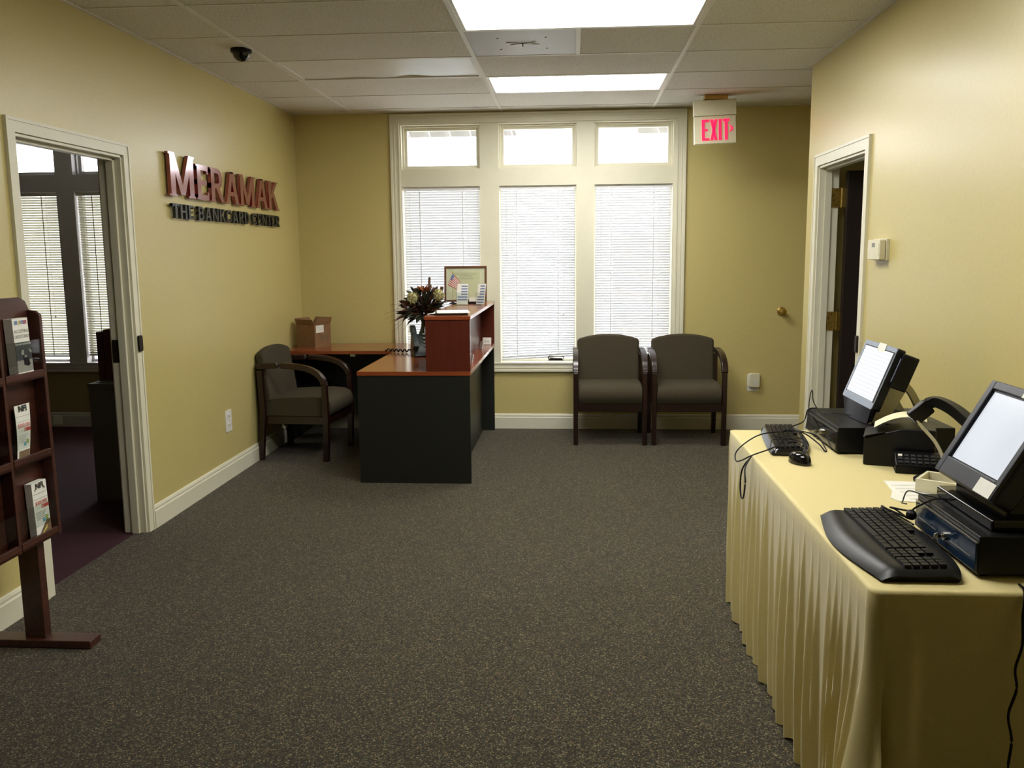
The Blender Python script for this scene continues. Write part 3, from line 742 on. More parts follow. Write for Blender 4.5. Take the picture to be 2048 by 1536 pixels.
for s_, z_, sz in (('Better Business Bureau of New Jersey', .222, .0125), ('Accredited Business', .206, .0125), ('Meramak Bankcard', .184, .0145)):
    X_ = Xf @ frameX((.006, -.0016, z_), (1, 0, 0), (0, 0, 1))
    o_ = textmesh(s_, sz, Matrix.Translation(-origin(cf)) @ X_, 'greyprint', 'lettering', sh)
    o_.location = (0, 0, 0)
X_ = Xf
obj('easel_back', MB().box(-.03, .03, .030, .034, .0, .16, Matrix.Translation((-.872, 7.262, 1.092)) @ Matrix.Rotation(R(6), 4, 'X')), 'dkprint', cf)

# small flag
fl = thing('desk_flag', 'tiny American flag on a stick standing on the counter', 'flag', (-.937, 6.95, 1.09))
obj('stand', MB().ring([(.030, 1.0905), (.030, 1.096), (.012, 1.103), (.006, 1.112)], Matrix.Translation((-.937, 6.95, 0))), 'black', fl, sm=True)
obj('pole', MB().tube([(-.937, 6.95, 1.10), (-.937, 6.95, 1.335)], .0022, 8), 'brass', fl)
obj('finial', MB().ball((-.937, 6.95, 1.340), .005, 8, 6, (1, 1, 2)), 'brass', fl)
def flagpt(u, q):   # u along fly, q down hoist
    x = -.937+.062*u-.032*q; z = 1.330-.070*u-.090*q+.035*u*q
    x += -.008*(1-u)*q
    return (x+.002, 6.95-.006*math.sin(u*5), z)
mb = MB(); N = 13
for i in range(N):
    mb.cur = 0 if i % 2 == 0 else 1
    for j in range(8):
        if i < 6 and j < 2: mb.cur = 2
        else: mb.cur = 0 if i % 2 == 0 else 1
        p = [flagpt(j/8, i/N), flagpt((j+1)/8, i/N), flagpt((j+1)/8, (i+1)/N), flagpt(j/8, (i+1)/N)]
        mb.add(p+[(q[0], q[1]+.0008, q[2]) for q in p], [(0, 1, 2, 3), (7, 6, 5, 4), (0, 4, 5, 1), (1, 5, 6, 2), (2, 6, 7, 3), (3, 7, 4, 0)])
mb.cur = 0
obj('flag_cloth', mb, ['flagred', 'paper', 'navy'], fl)

# acrylic leaflet holders
def holder(label, x, y, w_, h_, rz, stripes):
    r = thing('leaflet_holder', label, 'leaflet holder', (x, y, 1.0905), rz)
    Xl = Matrix.Rotation(R(-14), 4, 'X')
    obj('acrylic_stand', MB().box(-w_/2, w_/2, -.06, .02, 0, .003).box(-w_/2, w_/2, -.002, .0, .0, h_, Xl).box(-w_/2, w_/2, -.022, -.020, .003, h_*.55, Xl), 'acrylic', r, local=True)
    lf_ = obj('leaflet', MB().box(-w_/2+.004, w_/2-.004, -.008, -.004, .004, h_-.006, Xl), 'paper', r, local=True)
    mb = MB()
    for k_ in range(stripes): mb.box(-.01 if k_ < 4 else -w_/2+.01, w_/2-.008, -.0090, -.0081, h_-.03-k_*.021, h_-.02-k_*.021, Xl)
    obj('print', mb, 'navy', lf_, local=True); return r
holder('clear leaflet stand with blue striped sheet beside the small flag', -.845, 6.80, .095, .170, R(-6), 6)
holder('clear leaflet stand with white sheet at the visitor edge of the counter', -.705, 6.80, .075, .170, R(-22), 7)
ch_ = thing('card_holder', 'black business card holder between the two leaflet stands', 'card holder', (-.768, 6.99, 1.0905))
obj('tray', MB().box(-.818, -.718, 6.965, 7.015, 1.091, 1.097).box(-.818, -.718, 7.009, 7.015, 1.097, 1.125).box(-.818, -.718, 6.965, 6.969, 1.097, 1.108), 'black', ch_, bev=.001)
obj('cards', MB().box(-.812, -.724, 6.972, 7.006, 1.0975, 1.135), 'paper', ch_)
# papers on the counter
ff = thing('paper_stack', 'flat stack of papers and folder on the near end of the counter', 'papers', (-.82, 5.86, 1.0905))
for i in range(5):
    X_ = Matrix.Translation((-.825+.01*i, 5.87-.015*i, 1.0915+i*.0032)) @ Matrix.Rotation(R(-6+4*i), 4, 'Z')
    obj('sheet', MB().box(-.105, .105, -.14, .14, 0, .0024, X_), ['paper', 'greyprint', 'paper', 'dkprint', 'paper'][i], ff)
# leaflets on the ledge
def card(label, x, y, rz, w_, h_):
    r = tag(obj('card', MB().box(-w_/2, w_/2, -.003, .003, 0, h_, Matrix.Rotation(R(-14), 4, 'X')), ['paper'], None, bev=.0008), label, 'card', 'white cards on the visitor ledge')
    r.location = (x, y, .7375); r.rotation_euler = (0, 0, rz); return r
k1 = card('square white card standing at the far end of the visitor ledge', -.705, 7.26, R(-4), .072, .06)
obj('print', MB().box(-.015, -.002, -.0045, -.0035, .025, .032, Matrix.Rotation(R(-14), 4, 'X')).box(.006, .018, -.0045, -.0035, .025, .032, Matrix.Rotation(R(-14), 4, 'X')), 'greyprint', k1, local=True)
card('narrow white card leaning midway along the visitor ledge', -.722, 6.93, R(-65), .07, .062)
card('small white card leaning at the near end of the visitor ledge', -.705, 6.10, R(-62), .055, .055)

# desk phone
ph = thing('desk_phone', 'dark teal desk phone half hidden behind the raised counter', 'telephone', (-1.085, 6.50, .7365))
pf = [(6.40, .738), (6.62, .738), (6.62, .775), (6.595, .86), (6.57, .895), (6.54, .885), (6.42, .775)]
Xp = Matrix.Translation((-1.085, 6.5, 0)) @ Matrix.Rotation(R(18), 4, 'Z') @ Matrix.Translation((0, -6.5, 0))
bdy = obj('base', MB().prism(pf, -.10, .11, 'x', Xp), 'phone', ph, bev=.012, seg=3)
hs = MB().sweep(spline([(-.085, 6.40, .80), (-.085, 6.44, .84), (-.085, 6.50, .885), (-.085, 6.56, .93), (-.085, 6.60, .925)], 5), [(-.026, -.02), (.026, -.02), (.026, .02), (-.026, .02)], up=Vector((1, 0, 0)), X=Xp, scl=None)
obj('handset', hs, 'phone', ph, bev=.010, seg=3)
for i in range(4):
    for j in range(3):
        q = MB().box(-.02+.03*j, .0+.03*j, 6.455+.028*i-.008, 6.455+.028*i+.008, 0, .008, Xp @ Matrix.Translation((0, 0, .806+.0275*i)) ); obj('button', q, 'silver', ph, bev=.002)
cp = []
for i in range(150):
    u = i/149; a = u*2*PI*7
    c = Vector((-1.20-.24*u, 6.70-.03*math.sin(u*5), .753)); cp.append(c+Vector((0, .0085*math.cos(a), .0085*math.sin(a))))
tag(obj('phone_cord', MB().tube(cp, .0056, 6), 'black', None, sm=True), 'coiled black phone cord lying across the desk behind the phone', 'cord')

# flower arrangement
fa = thing('flower_arrangement', 'dried flower arrangement in a dark vase standing on the desk', 'flower arrangement', (-1.13, 6.72, .7365))
Xv = Matrix.Translation((-1.13, 6.74, 0))
obj('vase', MB().ring([(.045, .7365), (.055, .75), (.060, .80), (.045, .88), (.028, .93), (.024, .97), (.034, 1.0)], Xv), 'vase', fa, sm=True)
def leafmesh(mb, p0, d, L, w_, curl=.3):
    d = Vector(d).normalized(); s = d.cross(Vector((random.uniform(-1, 1), random.uniform(-1, 1), random.uniform(.2, 1)))).normalized(); up_ = s.cross(d)
    n = 5; v = []
    for i in range(n+1):
        u = i/n; ww = w_*math.sin(PI*min(1, u*.9+.08))**.8; c = Vector(p0)+d*L*u-Vector((0, 0, 1))*curl*L*u*u+up_*0
        for q, zz in ((-1, .15), (0, 0), (1, .15)): v.append(c+s*ww*q+up_*ww*zz)
    f = []
    for i in range(n):
        for j in range(2): f.append((i*3+j, i*3+j+1, (i+1)*3+j+1, (i+1)*3+j))
    mb.add(v, f)
C0 = Vector((-1.125, 6.70, 1.0))
mb = MB(); mb2 = MB(); stm = MB()
for i in range(420):
    a = random.uniform(0, 2*PI); el = random.uniform(-.35, 1.3); rr = random.uniform(.01, .115)
    d = Vector((math.cos(a)*math.cos(el), math.sin(a)*math.cos(el)*.6, math.sin(el)))
    b = C0+Vector((d.x*rr*1.3, d.y*rr, max(-.02, d.z)*rr*1.6+.03))
    if b.x+d.x*.1 > -.955 and b.z+d.z*.1 < 1.125: continue
    leafmesh(mb if i % 2 else mb2, b, d, random.uniform(.05, .115), random.uniform(.009, .018), random.uniform(0, .5))
obj('leaves', mb, 'leafbrown', fa, sm=True); obj('leaves', mb2, 'leafgreen', fa, sm=True)
for i in range(26):
    a = random.uniform(0, 2*PI); el = random.uniform(.2, 1.2)
    d = Vector((math.cos(a)*math.cos(el), math.sin(a)*math.cos(el)*.5, math.sin(el))); e = C0+d*random.uniform(.12, .2)
    stm.tube([(-1.13, 6.74, .95), tuple(C0+d*.03), tuple(e)], .0022, 5)
for i in range(9):
    a = R(150+i*9); L = random.uniform(.2, .3)
    p = [C0+Vector((0, 0, -.02)), C0+Vector((math.cos(a)*L*.5, -.02, math.sin(a)*L*.4+.06)), C0+Vector((math.cos(a)*L, -.03, math.sin(a)*L*.8+.02))]
    stm.tube(spline(p, 5), .0009, 4)
obj('stems', stm, 'stem', fa)
for bx, bz in ((-1.195, 1.155), (-1.0, 1.175)):
    q = MB(); c = Vector((bx, 6.64, bz)); q.ball(c, .038, 10, 8)
    for i in range(90):
        d = Vector((random.gauss(0, 1), random.gauss(0, 1), random.gauss(0, 1))).normalized()
        leafmesh(q, c+d*.030, (d+Vector((random.uniform(-.6, .6), random.uniform(-.6, .6), random.uniform(-.6, .6)))), .020, .008, 0)
    obj('hydrangea_head', q, 'hydrangea', fa, sm=True)
q = MB(); c = Vector((-1.105, 6.66, 1.20))
for ring_, (L, n) in enumerate(((.085, 9), (.06, 7))):
    for i in range(n):
        a = 2*PI*i/n+ring_*.3; d = Vector((math.cos(a)*.9, math.sin(a)*.5-.2, .75)); leafmesh(q, c, d, L, .012, .25)
obj('lily_bloom', q, 'orange', fa, sm=True)
q = MB().tube([(-1.08, 6.68, 1.1), (-1.075, 6.68, 1.31)], .004, 6).tube([(-1.078, 6.68, 1.24), (-1.074, 6.68, 1.305)], .009, 8)
q.tube([(-1.2, 6.66, 1.03), (-1.285, 6.64, 1.115)], .009, 8, scl=[.5, 1]).tube([(-1.01, 6.68, 1.12), (-.98, 6.68, 1.235)], .014, 8, scl=[.5, 1])
obj('seed_pod', q, 'leafbrown', fa)

# ------------------------------------------------------------------ brochure rack
rk = thing('brochure_rack', 'dark wood brochure rack on floor posts at the left edge', 'rack', (-2.06, 2.75, 0))
RY0, RY1 = 2.205, 3.236; xb_, xf = -2.054, -1.995
def rk_part(n, mb, ms='mahogany_rack', **k): return obj(n, mb, ms, rk, **k)
# leaning slightly back: shear via rotation about y at the bottom
Xr = Matrix.Translation((xf, 0, .43)) @ Matrix.Rotation(R(-.4), 4, 'Y') @ Matrix.Translation((-xf, 0, -.43))
for a in (RY0, RY1-.020):
    poly = [(xb_, .415), (xf, .415), (xf, 1.270), (xf-.02, 1.285), (xb_, 1.29)]
    rk_part('side_panel', MB().prism(poly, a, a+.020, 'y', Xr), bev=.003)
tp = [(RY0, .43), (RY1, .43), (RY1, 1.285), (RY1-.022, 1.322), (RY1-.055, 1.338), (RY0+.055, 1.338), (RY0+.022, 1.322), (RY0, 1.285)]
rk_part('back_panel', MB().prism(tp, xb_-.002, xb_+.012, 'x', Xr), bev=.002)
colw = (RY1-RY0)/4
for i in range(1, 4):
    yy = RY0+colw*i; rk_part('divider', MB().box(xb_+.012, xf-.002, yy-.008, yy+.008, .415, 1.275, Xr), bev=.002)
SH = (1.045, .740, .430)
for z in SH:
    for i in range(4):
        a, b = RY0+colw*i+.009, RY0+colw*(i+1)-.009
        if i == 3: b -= .012
        rk_part('shelf', MB().box(xb_+.012, xf, a, b, z-.012, z, Xr).box(xf-.016, xf, a, b, z-.012, z+.020, Xr), bev=.0015)
        rk_part('clear_front', MB().box(xf-.006, xf-.004, a, b, z+.050, z+.135, Xr), 'acrylic')
for y_ in (3.13, 2.32):
    rk_part('post', MB().box(-2.105, -2.025, y_-.012, y_+.030, .03, .414), bev=.002)
    rk_part('foot', MB().box(-2.245, -1.835, y_-.035, y_+.045, 0, .032), bev=.004)

def brochure(label, y, z, h_, w_, thick, style, lean=0, tilt=0, x=None):
    x = x if x is not None else xf-.008
    r = thing('brochure', label, 'brochure', (x-thick/2, y, z), 0, 'brochures in the dark wood rack')
    Xq = Matrix.Translation((x, y, z)) @ Matrix.Rotation(R(tilt), 4, 'X') @ Matrix.Rotation(R(-lean), 4, 'Y')
    off = Matrix.Translation(-Vector((x-thick/2, y, z)))
    if style == 'curl':
        pb = MB(); n = 8; v = []
        for i in range(n+1):
            u = i/n; zz = h_*u; yy = -.045*(1-u)**2*1.2+ .0; xx = .012*(1-u)**2
            for s in (-w_/2, w_/2):
                v.append((xx, yy+s*(.75+.25*u), zz)); v.append((xx-.002, yy+s*(.75+.25*u), zz))
        f = []
        for i in range(n):
            b = i*4; f += [(b, b+2, b+6, b+4), (b+1, b+5, b+7, b+3), (b, b+4, b+5, b+1), (b+2, b+3, b+7, b+6)]
        f += [(0, 1, 3, 2), (n*4, n*4+2, n*4+3, n*4+1)]
        pb.add(v, f, off @ Xq)
        bd = obj('paper', pb, 'paper', r, local=True)
    else:
        bd = obj('paper', MB().box(-thick, 0, -w_/2, w_/2, 0, h_, off @ Xq), 'paper', r, local=True, bev=.001)
    def Q(y0, y1, z0, z1, ms, e=.0012, nm='print'):
        if style == 'curl':
            mb = MB(); v = []; n = 4
            for i in range(n+1):
                u = (z0+(z1-z0)*i/n)/h_
                for s in (y0, y1):
                    v.append((.012*(1-u)**2+e, -.054*(1-u)**2+s*(.75+.25*u), u*h_))
            mb.add(v, [(i*2, i*2+1, i*2+3, i*2+2) for i in range(n)], off @ Xq)
        else: mb = MB().box(0, e, y0, y1, z0, z1, off @ Xq)
        return obj(nm, mb, ms, bd, local=True)
    def TX(s, sz, yy, zz, ms, al='CENTER', sx=1, e=.0016, bold=0):
        sh_ = 0
        if style == 'curl':
            u = zz/h_; sh_ = -.054*(1-u)**2; e = e+.012*(1-u)**2+.001
        return textmesh(s, sz, off @ Xq @ frameX((e, yy+sh_, zz), (0, 1, 0), (0, 0, 1)), ms, 'lettering', bd, ext=.0001, align=al, sx=sx, bold=bold)
    if style == 'visa':
        Q(-w_/2, w_/2, 0, h_*.60, 'dkprint'); Q(-w_/2, w_/2, 0, h_*.30, 'greyprint', .0014)
        Q(-w_/2, w_/2, 0, h_*.10, 'paper', .0016)
        Q(-w_/2+.012, -w_/2+.028, h_*.90, h_*.96, 'navy'); Q(w_/2-.028, w_/2-.010, h_*.90, h_*.96, 'red')
        Q(-w_/2+.034, -w_/2+.048, h_*.90, h_*.955, 'yellowprint')
        TX('VISA', .018, .012, h_*.905, 'navy', bold=.0004)
        TX('ACCEPTING', .017, 0, h_*.76, 'greyprint', sx=.9); TX('CREDIT CARDS', .017, 0, h_*.67, 'greyprint', sx=.75)
        TX('HAS NEVER BEEN EASIER', .0085, 0, h_*.555, 'paper', e=.002)
        TX('MERAMAK', .013, 0, h_*.025, 'red', e=.002)
        # picture of a card terminal
        T_ = MB(); 
        T_.prism([(-.006, h_*.22), (.020, h_*.19), (.030, h_*.22), (.018, h_*.38), (-.006, h_*.38)], .0018, .0026, 'x', off @ Xq); obj('print', T_, 'black', bd, local=True)
        T_ = MB(); T_.prism([(-.001, h_*.34), (.014, h_*.34), (.013, h_*.375), (-.001, h_*.375)], .0027, .0030, 'x', off @ Xq).prism([(-.018, h_*.40), (-.003, h_*.38), (.0, h_*.47), (-.014, h_*.47)], .0018, .0024, 'x', off @ Xq).prism([(.028, h_*.45), (.040, h_*.40), (.046, h_*.43), (.034, h_*.48)], .0018, .0024, 'x', off @ Xq); obj('print', T_, 'greenprint' if 0 else 'greyprint', bd, local=True)
    else:
        TX('NFI', .030, 0, h_*.885, 'dkprint', sx=1.1, bold=.001)
        mb = MB(); 
        A = [(-w_*.34+w_*.68*i/10, h_*.87+.022*math.sin(PI*i/10)) for i in range(11)]
        if style != 'curl':
            mb.prism(A+[(p_[0], p_[1]-.004) for p_ in reversed(A)], .0016, .0026, 'x', off @ Xq); obj('print', mb, 'brownprint', bd, local=True)
        Q(-w_/2+.004, w_/2-.004, h_*.795, h_*.80, 'greyprint'); Q(-w_/2+.004, w_/2-.004, h_*.70, h_*.705, 'greyprint')
        TX('$300,000', .0205, 0, h_*.60, 'red', sx=.95)
        Q(0, w_/2-.001, h_*.52, h_*.58, 'red'); TX('NOW', .015, -.008, h_*.525, 'paper', e=.002)
        for k_ in range(5): Q(-w_/2+.008, w_/2-.02-.006*(k_ % 3), h_*(.46-.03*k_), h_*(.463-.03*k_)+.0008, 'greyprint')
        Q(.0, .016, h_*.27, h_*.33, 'blueprint'); Q(.020, .034, h_*.30, h_*.37, 'greenprint')
        if style == 'curl': Q(-w_/2+.01, w_/2-.004, h_*.02, h_*.20, 'brownprint')
        else:
            P_ = MB().prism([(-w_/2+.004, .004), (w_/2-.002, .004), (w_/2-.002, h_*.28), (w_/2-.022, h_*.30)], .0012, .0020, 'x', off @ Xq); obj('print', P_, 'brownprint', bd, local=True)
            P_ = MB().prism([(-w_/2+.016, .006), (w_/2-.03, .03), (w_/2-.024, h_*.20), (w_/2-.034, h_*.18)], .0021, .0027, 'x', off @ Xq); obj('print', P_, 'yellowprint', bd, local=True)
    return r
brochure('thick stack of credit card brochures in the top pocket of the rack', 3.112, 1.0465, .218, .092, .034, 'visa', 2)
brochure('single curling $300,000 leaflet in the middle pocket of the rack', 3.105, .7415, .205, .092, .002, 'curl', 3, x=xf-.022)
brochure('short stack of $300,000 brochures in the bottom pocket of the rack', 3.138, .4315, .215, .092, .028, 'nfi', 2)

# ------------------------------------------------------------------ office things behind the left door
cb = thing('filing_cabinet', 'grey metal filing cabinet inside the dark office doorway', 'cabinet', (-2.70, 5.35, 0))
obj('body', MB().box(-2.905, -2.50, 5.105, 5.70, 0, .70), 'greycab', cb, bev=.003)
obj('top', MB().box(-2.910, -2.495, 5.10, 5.71, .70, .728), 'greycab', cb, bev=.002)
obj('drawer_front', MB().box(-2.905+.01, -2.51, 5.094, 5.105, .36, .69), 'greycab', cb, bev=.002)
obj('drawer_front', MB().box(-2.905+.01, -2.51, 5.094, 5.105, .02, .35), 'greycab', cb, bev=.002)
for i, (a, b, h_) in enumerate(((-2.895, -2.855, .30), (-2.85, -2.80, .315), (-2.795, -2.74, .335), (-2.735, -2.68, .33))):
    bd = thing('binder', ['dark red binder at the end of the row on the office cabinet', 'dark red binder second from the end on the office cabinet', 'taller dark binder third from the end on the office cabinet', 'dark binder closest to the door jamb on the office cabinet'][i], 'binder', ((a+b)/2, 5.35, .7285), 0, 'binders on the filing cabinet')
    obj('cover', MB().box(a, a+.003, 5.22, 5.50, .729, .729+h_).box(b-.003, b, 5.22, 5.50, .729, .729+h_).box(a, b, 5.217, 5.22, .729, .729+h_), 'cherry_dark', bd)
    obj('pages', MB().box(a+.004, b-.004, 5.225, 5.49, .735, .729+h_-.015), 'paper', bd)
of = thing('office_outlet', 'pale wall outlet low in the dark office', 'outlet', (-4.53, YB-.017, .06))
obj('plate', MB().box(-4.57, -4.49, YB-.024, YB-.0165, .02, .10), 'white', of, bev=.002)
obj('socket', MB().box(-4.545, -4.515, YB-.027, YB-.024, .045, .075), 'white', of)

# ------------------------------------------------------------------ folding table and cloth
TX0, TX1, TY0, TY1 = .655, 1.415, 1.905, 3.695
tb = thing('folding_table', 'long folding table hidden under the gold cloth', 'table', (1.03, 2.8, 0))
obj('tabletop', MB().box(TX0+.01, TX1-.01, TY0+.01, TY1-.01, .71, .738), 'cream', tb, bev=.004)
for x in (TX0+.06, TX1-.06):
    for y in (TY0+.15, TY1-.15): obj('leg', MB().tube([(x, y, 0), (x, y, .71)], .014, 10), 'metal', tb)

def cloth():
    r = .03; per = []
    # perimeter starting at near right corner going: near end (toward -x), left side (toward +y), far end, right side
    def seg(a, b, n): return [(a[0]+(b[0]-a[0])*i/n, a[1]+(b[1]-a[1])*i/n) for i in range(n)]
    def arc(cx, cy, a0, a1, n): return [(cx+r*math.cos(R(a0+(a1-a0)*i/n)), cy+r*math.sin(R(a0+(a1-a0)*i/n))) for i in range(n)]
    per += seg((TX1-r, TY0), (TX0+r, TY0), 90); per += arc(TX0+r, TY0+r, 270, 180, 16)
    per += seg((TX0, TY0+r), (TX0, TY1-r), 420); per += arc(TX0+r, TY1-r, 180, 90, 16)
    per += seg((TX0+r, TY1), (TX1-r, TY1), 90); per += arc(TX1-r, TY1-r, 90, 0, 8)
    per += seg((TX1, TY1-r), (TX1, TY0+r), 40); per += arc(TX1-r, TY0+r, 0, -90, 8)
    n = len(per); cx, cy = (TX0+TX1)/2, (TY0+TY1)/2
    rnd = random.Random(3)
    pl_ = []   # pleats on the long side: (centre y, width, amp)
    y = TY0+.09
    while y < TY1-.02:
        wv_ = rnd.uniform(.026, .050); pl_.append((y, wv_, rnd.uniform(.5, 1.15))); y += wv_*rnd.uniform(1.5, 2.4)
    rows = 30; v = []; f = []
    def sm(a, b, x): x = max(0, min(1, (x-a)/(b-a))); return x*x*(3-2*x)
    for k_ in range(rows+1):
        t = k_/rows; drop = t*(TABZ-.006)
        for i in range(n):
            x, y = per[i]; a = per[i-1]; b = per[(i+1) % n]
            tx, ty = b[0]-a[0], b[1]-a[1]; L = math.hypot(tx, ty); nx, ny = -ty/L, tx/L
            if (x-cx)*nx+(y-cy)*ny < 0: nx, ny = -nx, -ny
            o = .004*sm(0, .03, t)
            zz = TABZ-drop
            if x < TX0+.02 and TY0+r < y < TY1-r:    # long visible side
                for c, w_, am in pl_:
                    # the folds spread a little toward the floor
                    cc = c+(c-cy)*.02*t; q = abs(y-cc)/(w_*.5*(.7+.5*t))
                    if q < 1: o += am*(.006+.022*sm(0, .8, t))*sm(.02, .22+.2*rndv(c), t)*(.5+.5*math.cos(PI*q))
                o += -.022*t
                o += .075*sm(.2, 1, t)*math.exp(-((y-TY0)/.13)**2)
                if y < TY0+.45: o += .006*math.sin((y-TY0)*40)*sm(.3, 1, t)
            if y < TY0+.02 and x > TX0+r*.8:      # near end
                o += .010*t
                d = x-TX0
                rc = .095-.085*t
                o += .085*sm(.12, 1, t)*math.exp(-((d-rc)/.030)**2)+.012*sm(.03, .3, t)*math.exp(-((d-.085)/.02)**2)
                o += -.020*sm(.1, .6, t)*math.exp(-((d-.035)/.022)**2)*(1-t*.5)
                o += .006*sm(.3, 1, t)*math.sin(d*22)
            if x < TX0+r and y < TY0+r:      # near left corner
                o += .075*sm(.15, 1, t)
            if x < TX0+r and y > TY1-r: o += .004-.012*t
            if x > TX1-.01: o = .004
            z_ = zz
            if k_ == 0: z_ = TABZ
            elif k_ == 1: z_ = TABZ-.008; o = .003
            if k_ == rows: z_ = .006+.004*math.sin(i*.7)
            v.append((x+nx*o, y+ny*o, z_))
    for k_ in range(rows):
        for i in range(n):
            j = (i+1) % n; f.append((k_*n+i, k_*n+j, (k_+1)*n+j, (k_+1)*n+i))
    # top: inset rings
    base = len(v)
    for i in range(n):
        x, y = per[i]; v.append((cx+(x-cx)*.97, cy+(y-cy)*.985, TABZ))
    for i in range(n):
        j = (i+1) % n; f.append((i, j, base+j, base+i))
    f.append(tuple(range(base, base+n)))
    mb = MB().add(v, f); return mb
def rndv(c): return abs(math.sin(c*91.7))
tc = obj('tablecloth', cloth(), 'cloth', None, sm=True, ang=70)
tag(tc, 'long gold tablecloth with pleated sides covering the table at the right wall', 'tablecloth')

# ------------------------------------------------------------------ table equipment
def drawer(label, x, y, w_, d_, h_, panel, rz=0):
    r = thing('cash_drawer', label, 'cash drawer', (x, y, TABZ), rz, 'cash drawers on the gold cloth')
    # front faces -x ; local coords x: 0..d, y: -w/2..w/2
    obj('housing', MB().box(.006, d_, -w_/2, w_/2, .008, h_), 'black', r, local=True, bev=.003)
    fr_ = obj('drawer_front', MB().box(0, .008, -w_/2+.004, w_/2-.004, .014, h_-.016), panel, r, local=True, bev=.002)
    obj('slot', MB().box(-.0006, .0015, -w_/2+.03, -w_/2+.14, h_*.42, h_*.42+.003), 'metal' if panel == 'bluepanel' else 'black', fr_, local=True)
    obj('slot', MB().box(-.0006, .0015, w_/2-.14, w_/2-.03, h_*.42, h_*.42+.003), 'metal' if panel == 'bluepanel' else 'black', fr_, local=True)
    obj('edge_strip', MB().box(-.001, .004, -w_/2+.004, w_/2-.004, h_-.0165, h_-.0135), 'metal', r, local=True)
    obj('lock', MB().ring([(.010, 0), (.010, .008), (.007, .010)], Matrix.Translation((-.008, -.02, h_*.48)) @ Matrix.Rotation(R(90), 4, 'Y')), 'metal', r, local=True, sm=True)
    ky = obj('key', MB().box(-.020, -.008, -.0215, -.0195, h_*.48-.004, h_*.48+.004).ring([(.008, -.001), (.008, .001)], Matrix.Translation((-.022, -.0205, h_*.48)) @ Matrix.Rotation(R(90), 4, 'X')), 'metal', r, local=True)
    rg = [(-.024, -.02+.016*math.cos(a*PI/8), h_*.30+.018*math.sin(a*PI/8)) for a in range(16)]
    obj('key_ring', MB().tube(rg, .0009, 5, closed=True), 'metal', r, local=True)
    for sx in (.03, d_-.03):
        for sy in (-w_/2+.03, w_/2-.03): obj('foot', MB().ring([(.012, 0), (.012, .009)], Matrix.Translation((sx, sy, 0))), 'black', r, local=True)
    return r
drawer('black cash drawer at the far end of the cloth, under the striped lit screen', .957, 3.452, .415, .42, .100, 'blackgloss')
drawer('glossy blue-black cash drawer at the near end, under the large touch screen', .908, 2.175, .365, .40, .098, 'bluepanel')

# far point of sale terminal
def panelX(bx, by, bz, tilt):
    # local: x right as seen (-y), y up the panel, z out of the face
    t_ = tilt; up_ = Vector((math.sin(t_), 0, math.cos(t_))); rt_ = Vector((0, -1, 0)); return frameX((bx, by, bz), rt_, up_)
Zd = TABZ+.100
ft = thing('touch_terminal', 'far touch terminal with tall lit white screen standing on the cash drawer', 'point of sale terminal', (1.10, 3.44, Zd))
Xq = panelX(1.080, 3.425, .908, R(20.7)); W_, H_ = .348, .240
obj('screen_housing', MB().prism(rrect(-W_/2, W_/2, 0, H_, .010), -.030, 0, 'z', Xq), 'black', ft, bev=.004)
obj('bezel', MB().prism(rrect(-W_/2+.001, W_/2-.001, .001, H_-.001, .010), 0, .003, 'z', Xq), 'silverframe', ft, bev=.001)
obj('screen', MB().box(-W_/2+.028, W_/2-.018, .030, H_-.022, .003, .0045, Xq), 'screen2', ft)
mb = MB(); 
for a, b, c, d in ((-W_/2+.022, -W_/2+.028, .026, H_-.018), (W_/2-.018, W_/2-.006, .026, H_-.018), (-W_/2+.022, W_/2-.006, H_-.022, H_-.018)): mb.box(a, b, c, d, .003, .0042, Xq)
obj('inner_rim', mb, 'black', ft)
obj('sticker', MB().box(-.012, .065, H_-.030, H_+.002, .0042, .0052, Xq), 'paper', ft)
# card reader on the near edge
Xc = Xq @ Matrix.Translation((W_/2-.026, .100, -.050))
cr_ = obj('card_reader', MB().prism(rrect(0, .042, 0, .130, .008), -.030, .030, 'z', Xc), 'black', ft, bev=.004)
obj('reader_slot', MB().box(.028, .033, .02, .11, .0302, .0312, Xc), 'silverframe', cr_)
# base: sloping front apron + side legs + rear strut
ap = [(-.150, 0), (.150, 0)]
mb = MB(); v = []
n = 12
for i in range(n+1):
    u = -1+2*i/n; bow = .020*(1-u*u)
    v.append(Xq @ Vector((u*.165, .002, .001))); v.append(Vector((1.062-bow*.9+.022, 3.445-u*.135, Zd+.002)))
    v.append(Xq @ Vector((u*.165, .002, -.022))); v.append(Vector((1.10, 3.445-u*.135, Zd+.002)))
f = []
for i in range(n):
    b = i*4; f += [(b, b+1, b+5, b+4), (b+2, b+6, b+7, b+3), (b, b+4, b+6, b+2), (b+1, b+3, b+7, b+5)]
f += [(0, 2, 3, 1), (n*4, n*4+1, n*4+3, n*4+2)]
obj('base_apron', mb.add(v, f), 'screenframe', ft, sm=True)
for y_ in (3.318, 3.575):
    P_ = [(1.088, Zd), (1.150, Zd+.0), (1.230, .99), (1.170, 1.03)]
    obj('side_leg', MB().prism(P_, y_-.014, y_+.014, 'y'), 'silver', ft, bev=.003)
    P_ = spline([(1.30, y_, Zd+.006), (1.285, y_, Zd+.03), (1.245, y_, .955), (1.195, y_, 1.02)], 5)
    obj('rear_leg', MB().sweep(P_, [(-.012, -.012), (.012, -.012), (.012, .012), (-.012, .012)], up=Vector((0, 1, 0))), 'silver', ft, bev=.002)
obj('foot_bar', MB().box(1.10, 1.30, 3.285, 3.585, Zd, Zd+.008), 'black', ft, bev=.002)
obj('computer_box', MB().box(1.14, 1.20, 3.33, 3.55, .935, 1.04, None), 'black', ft, bev=.006)

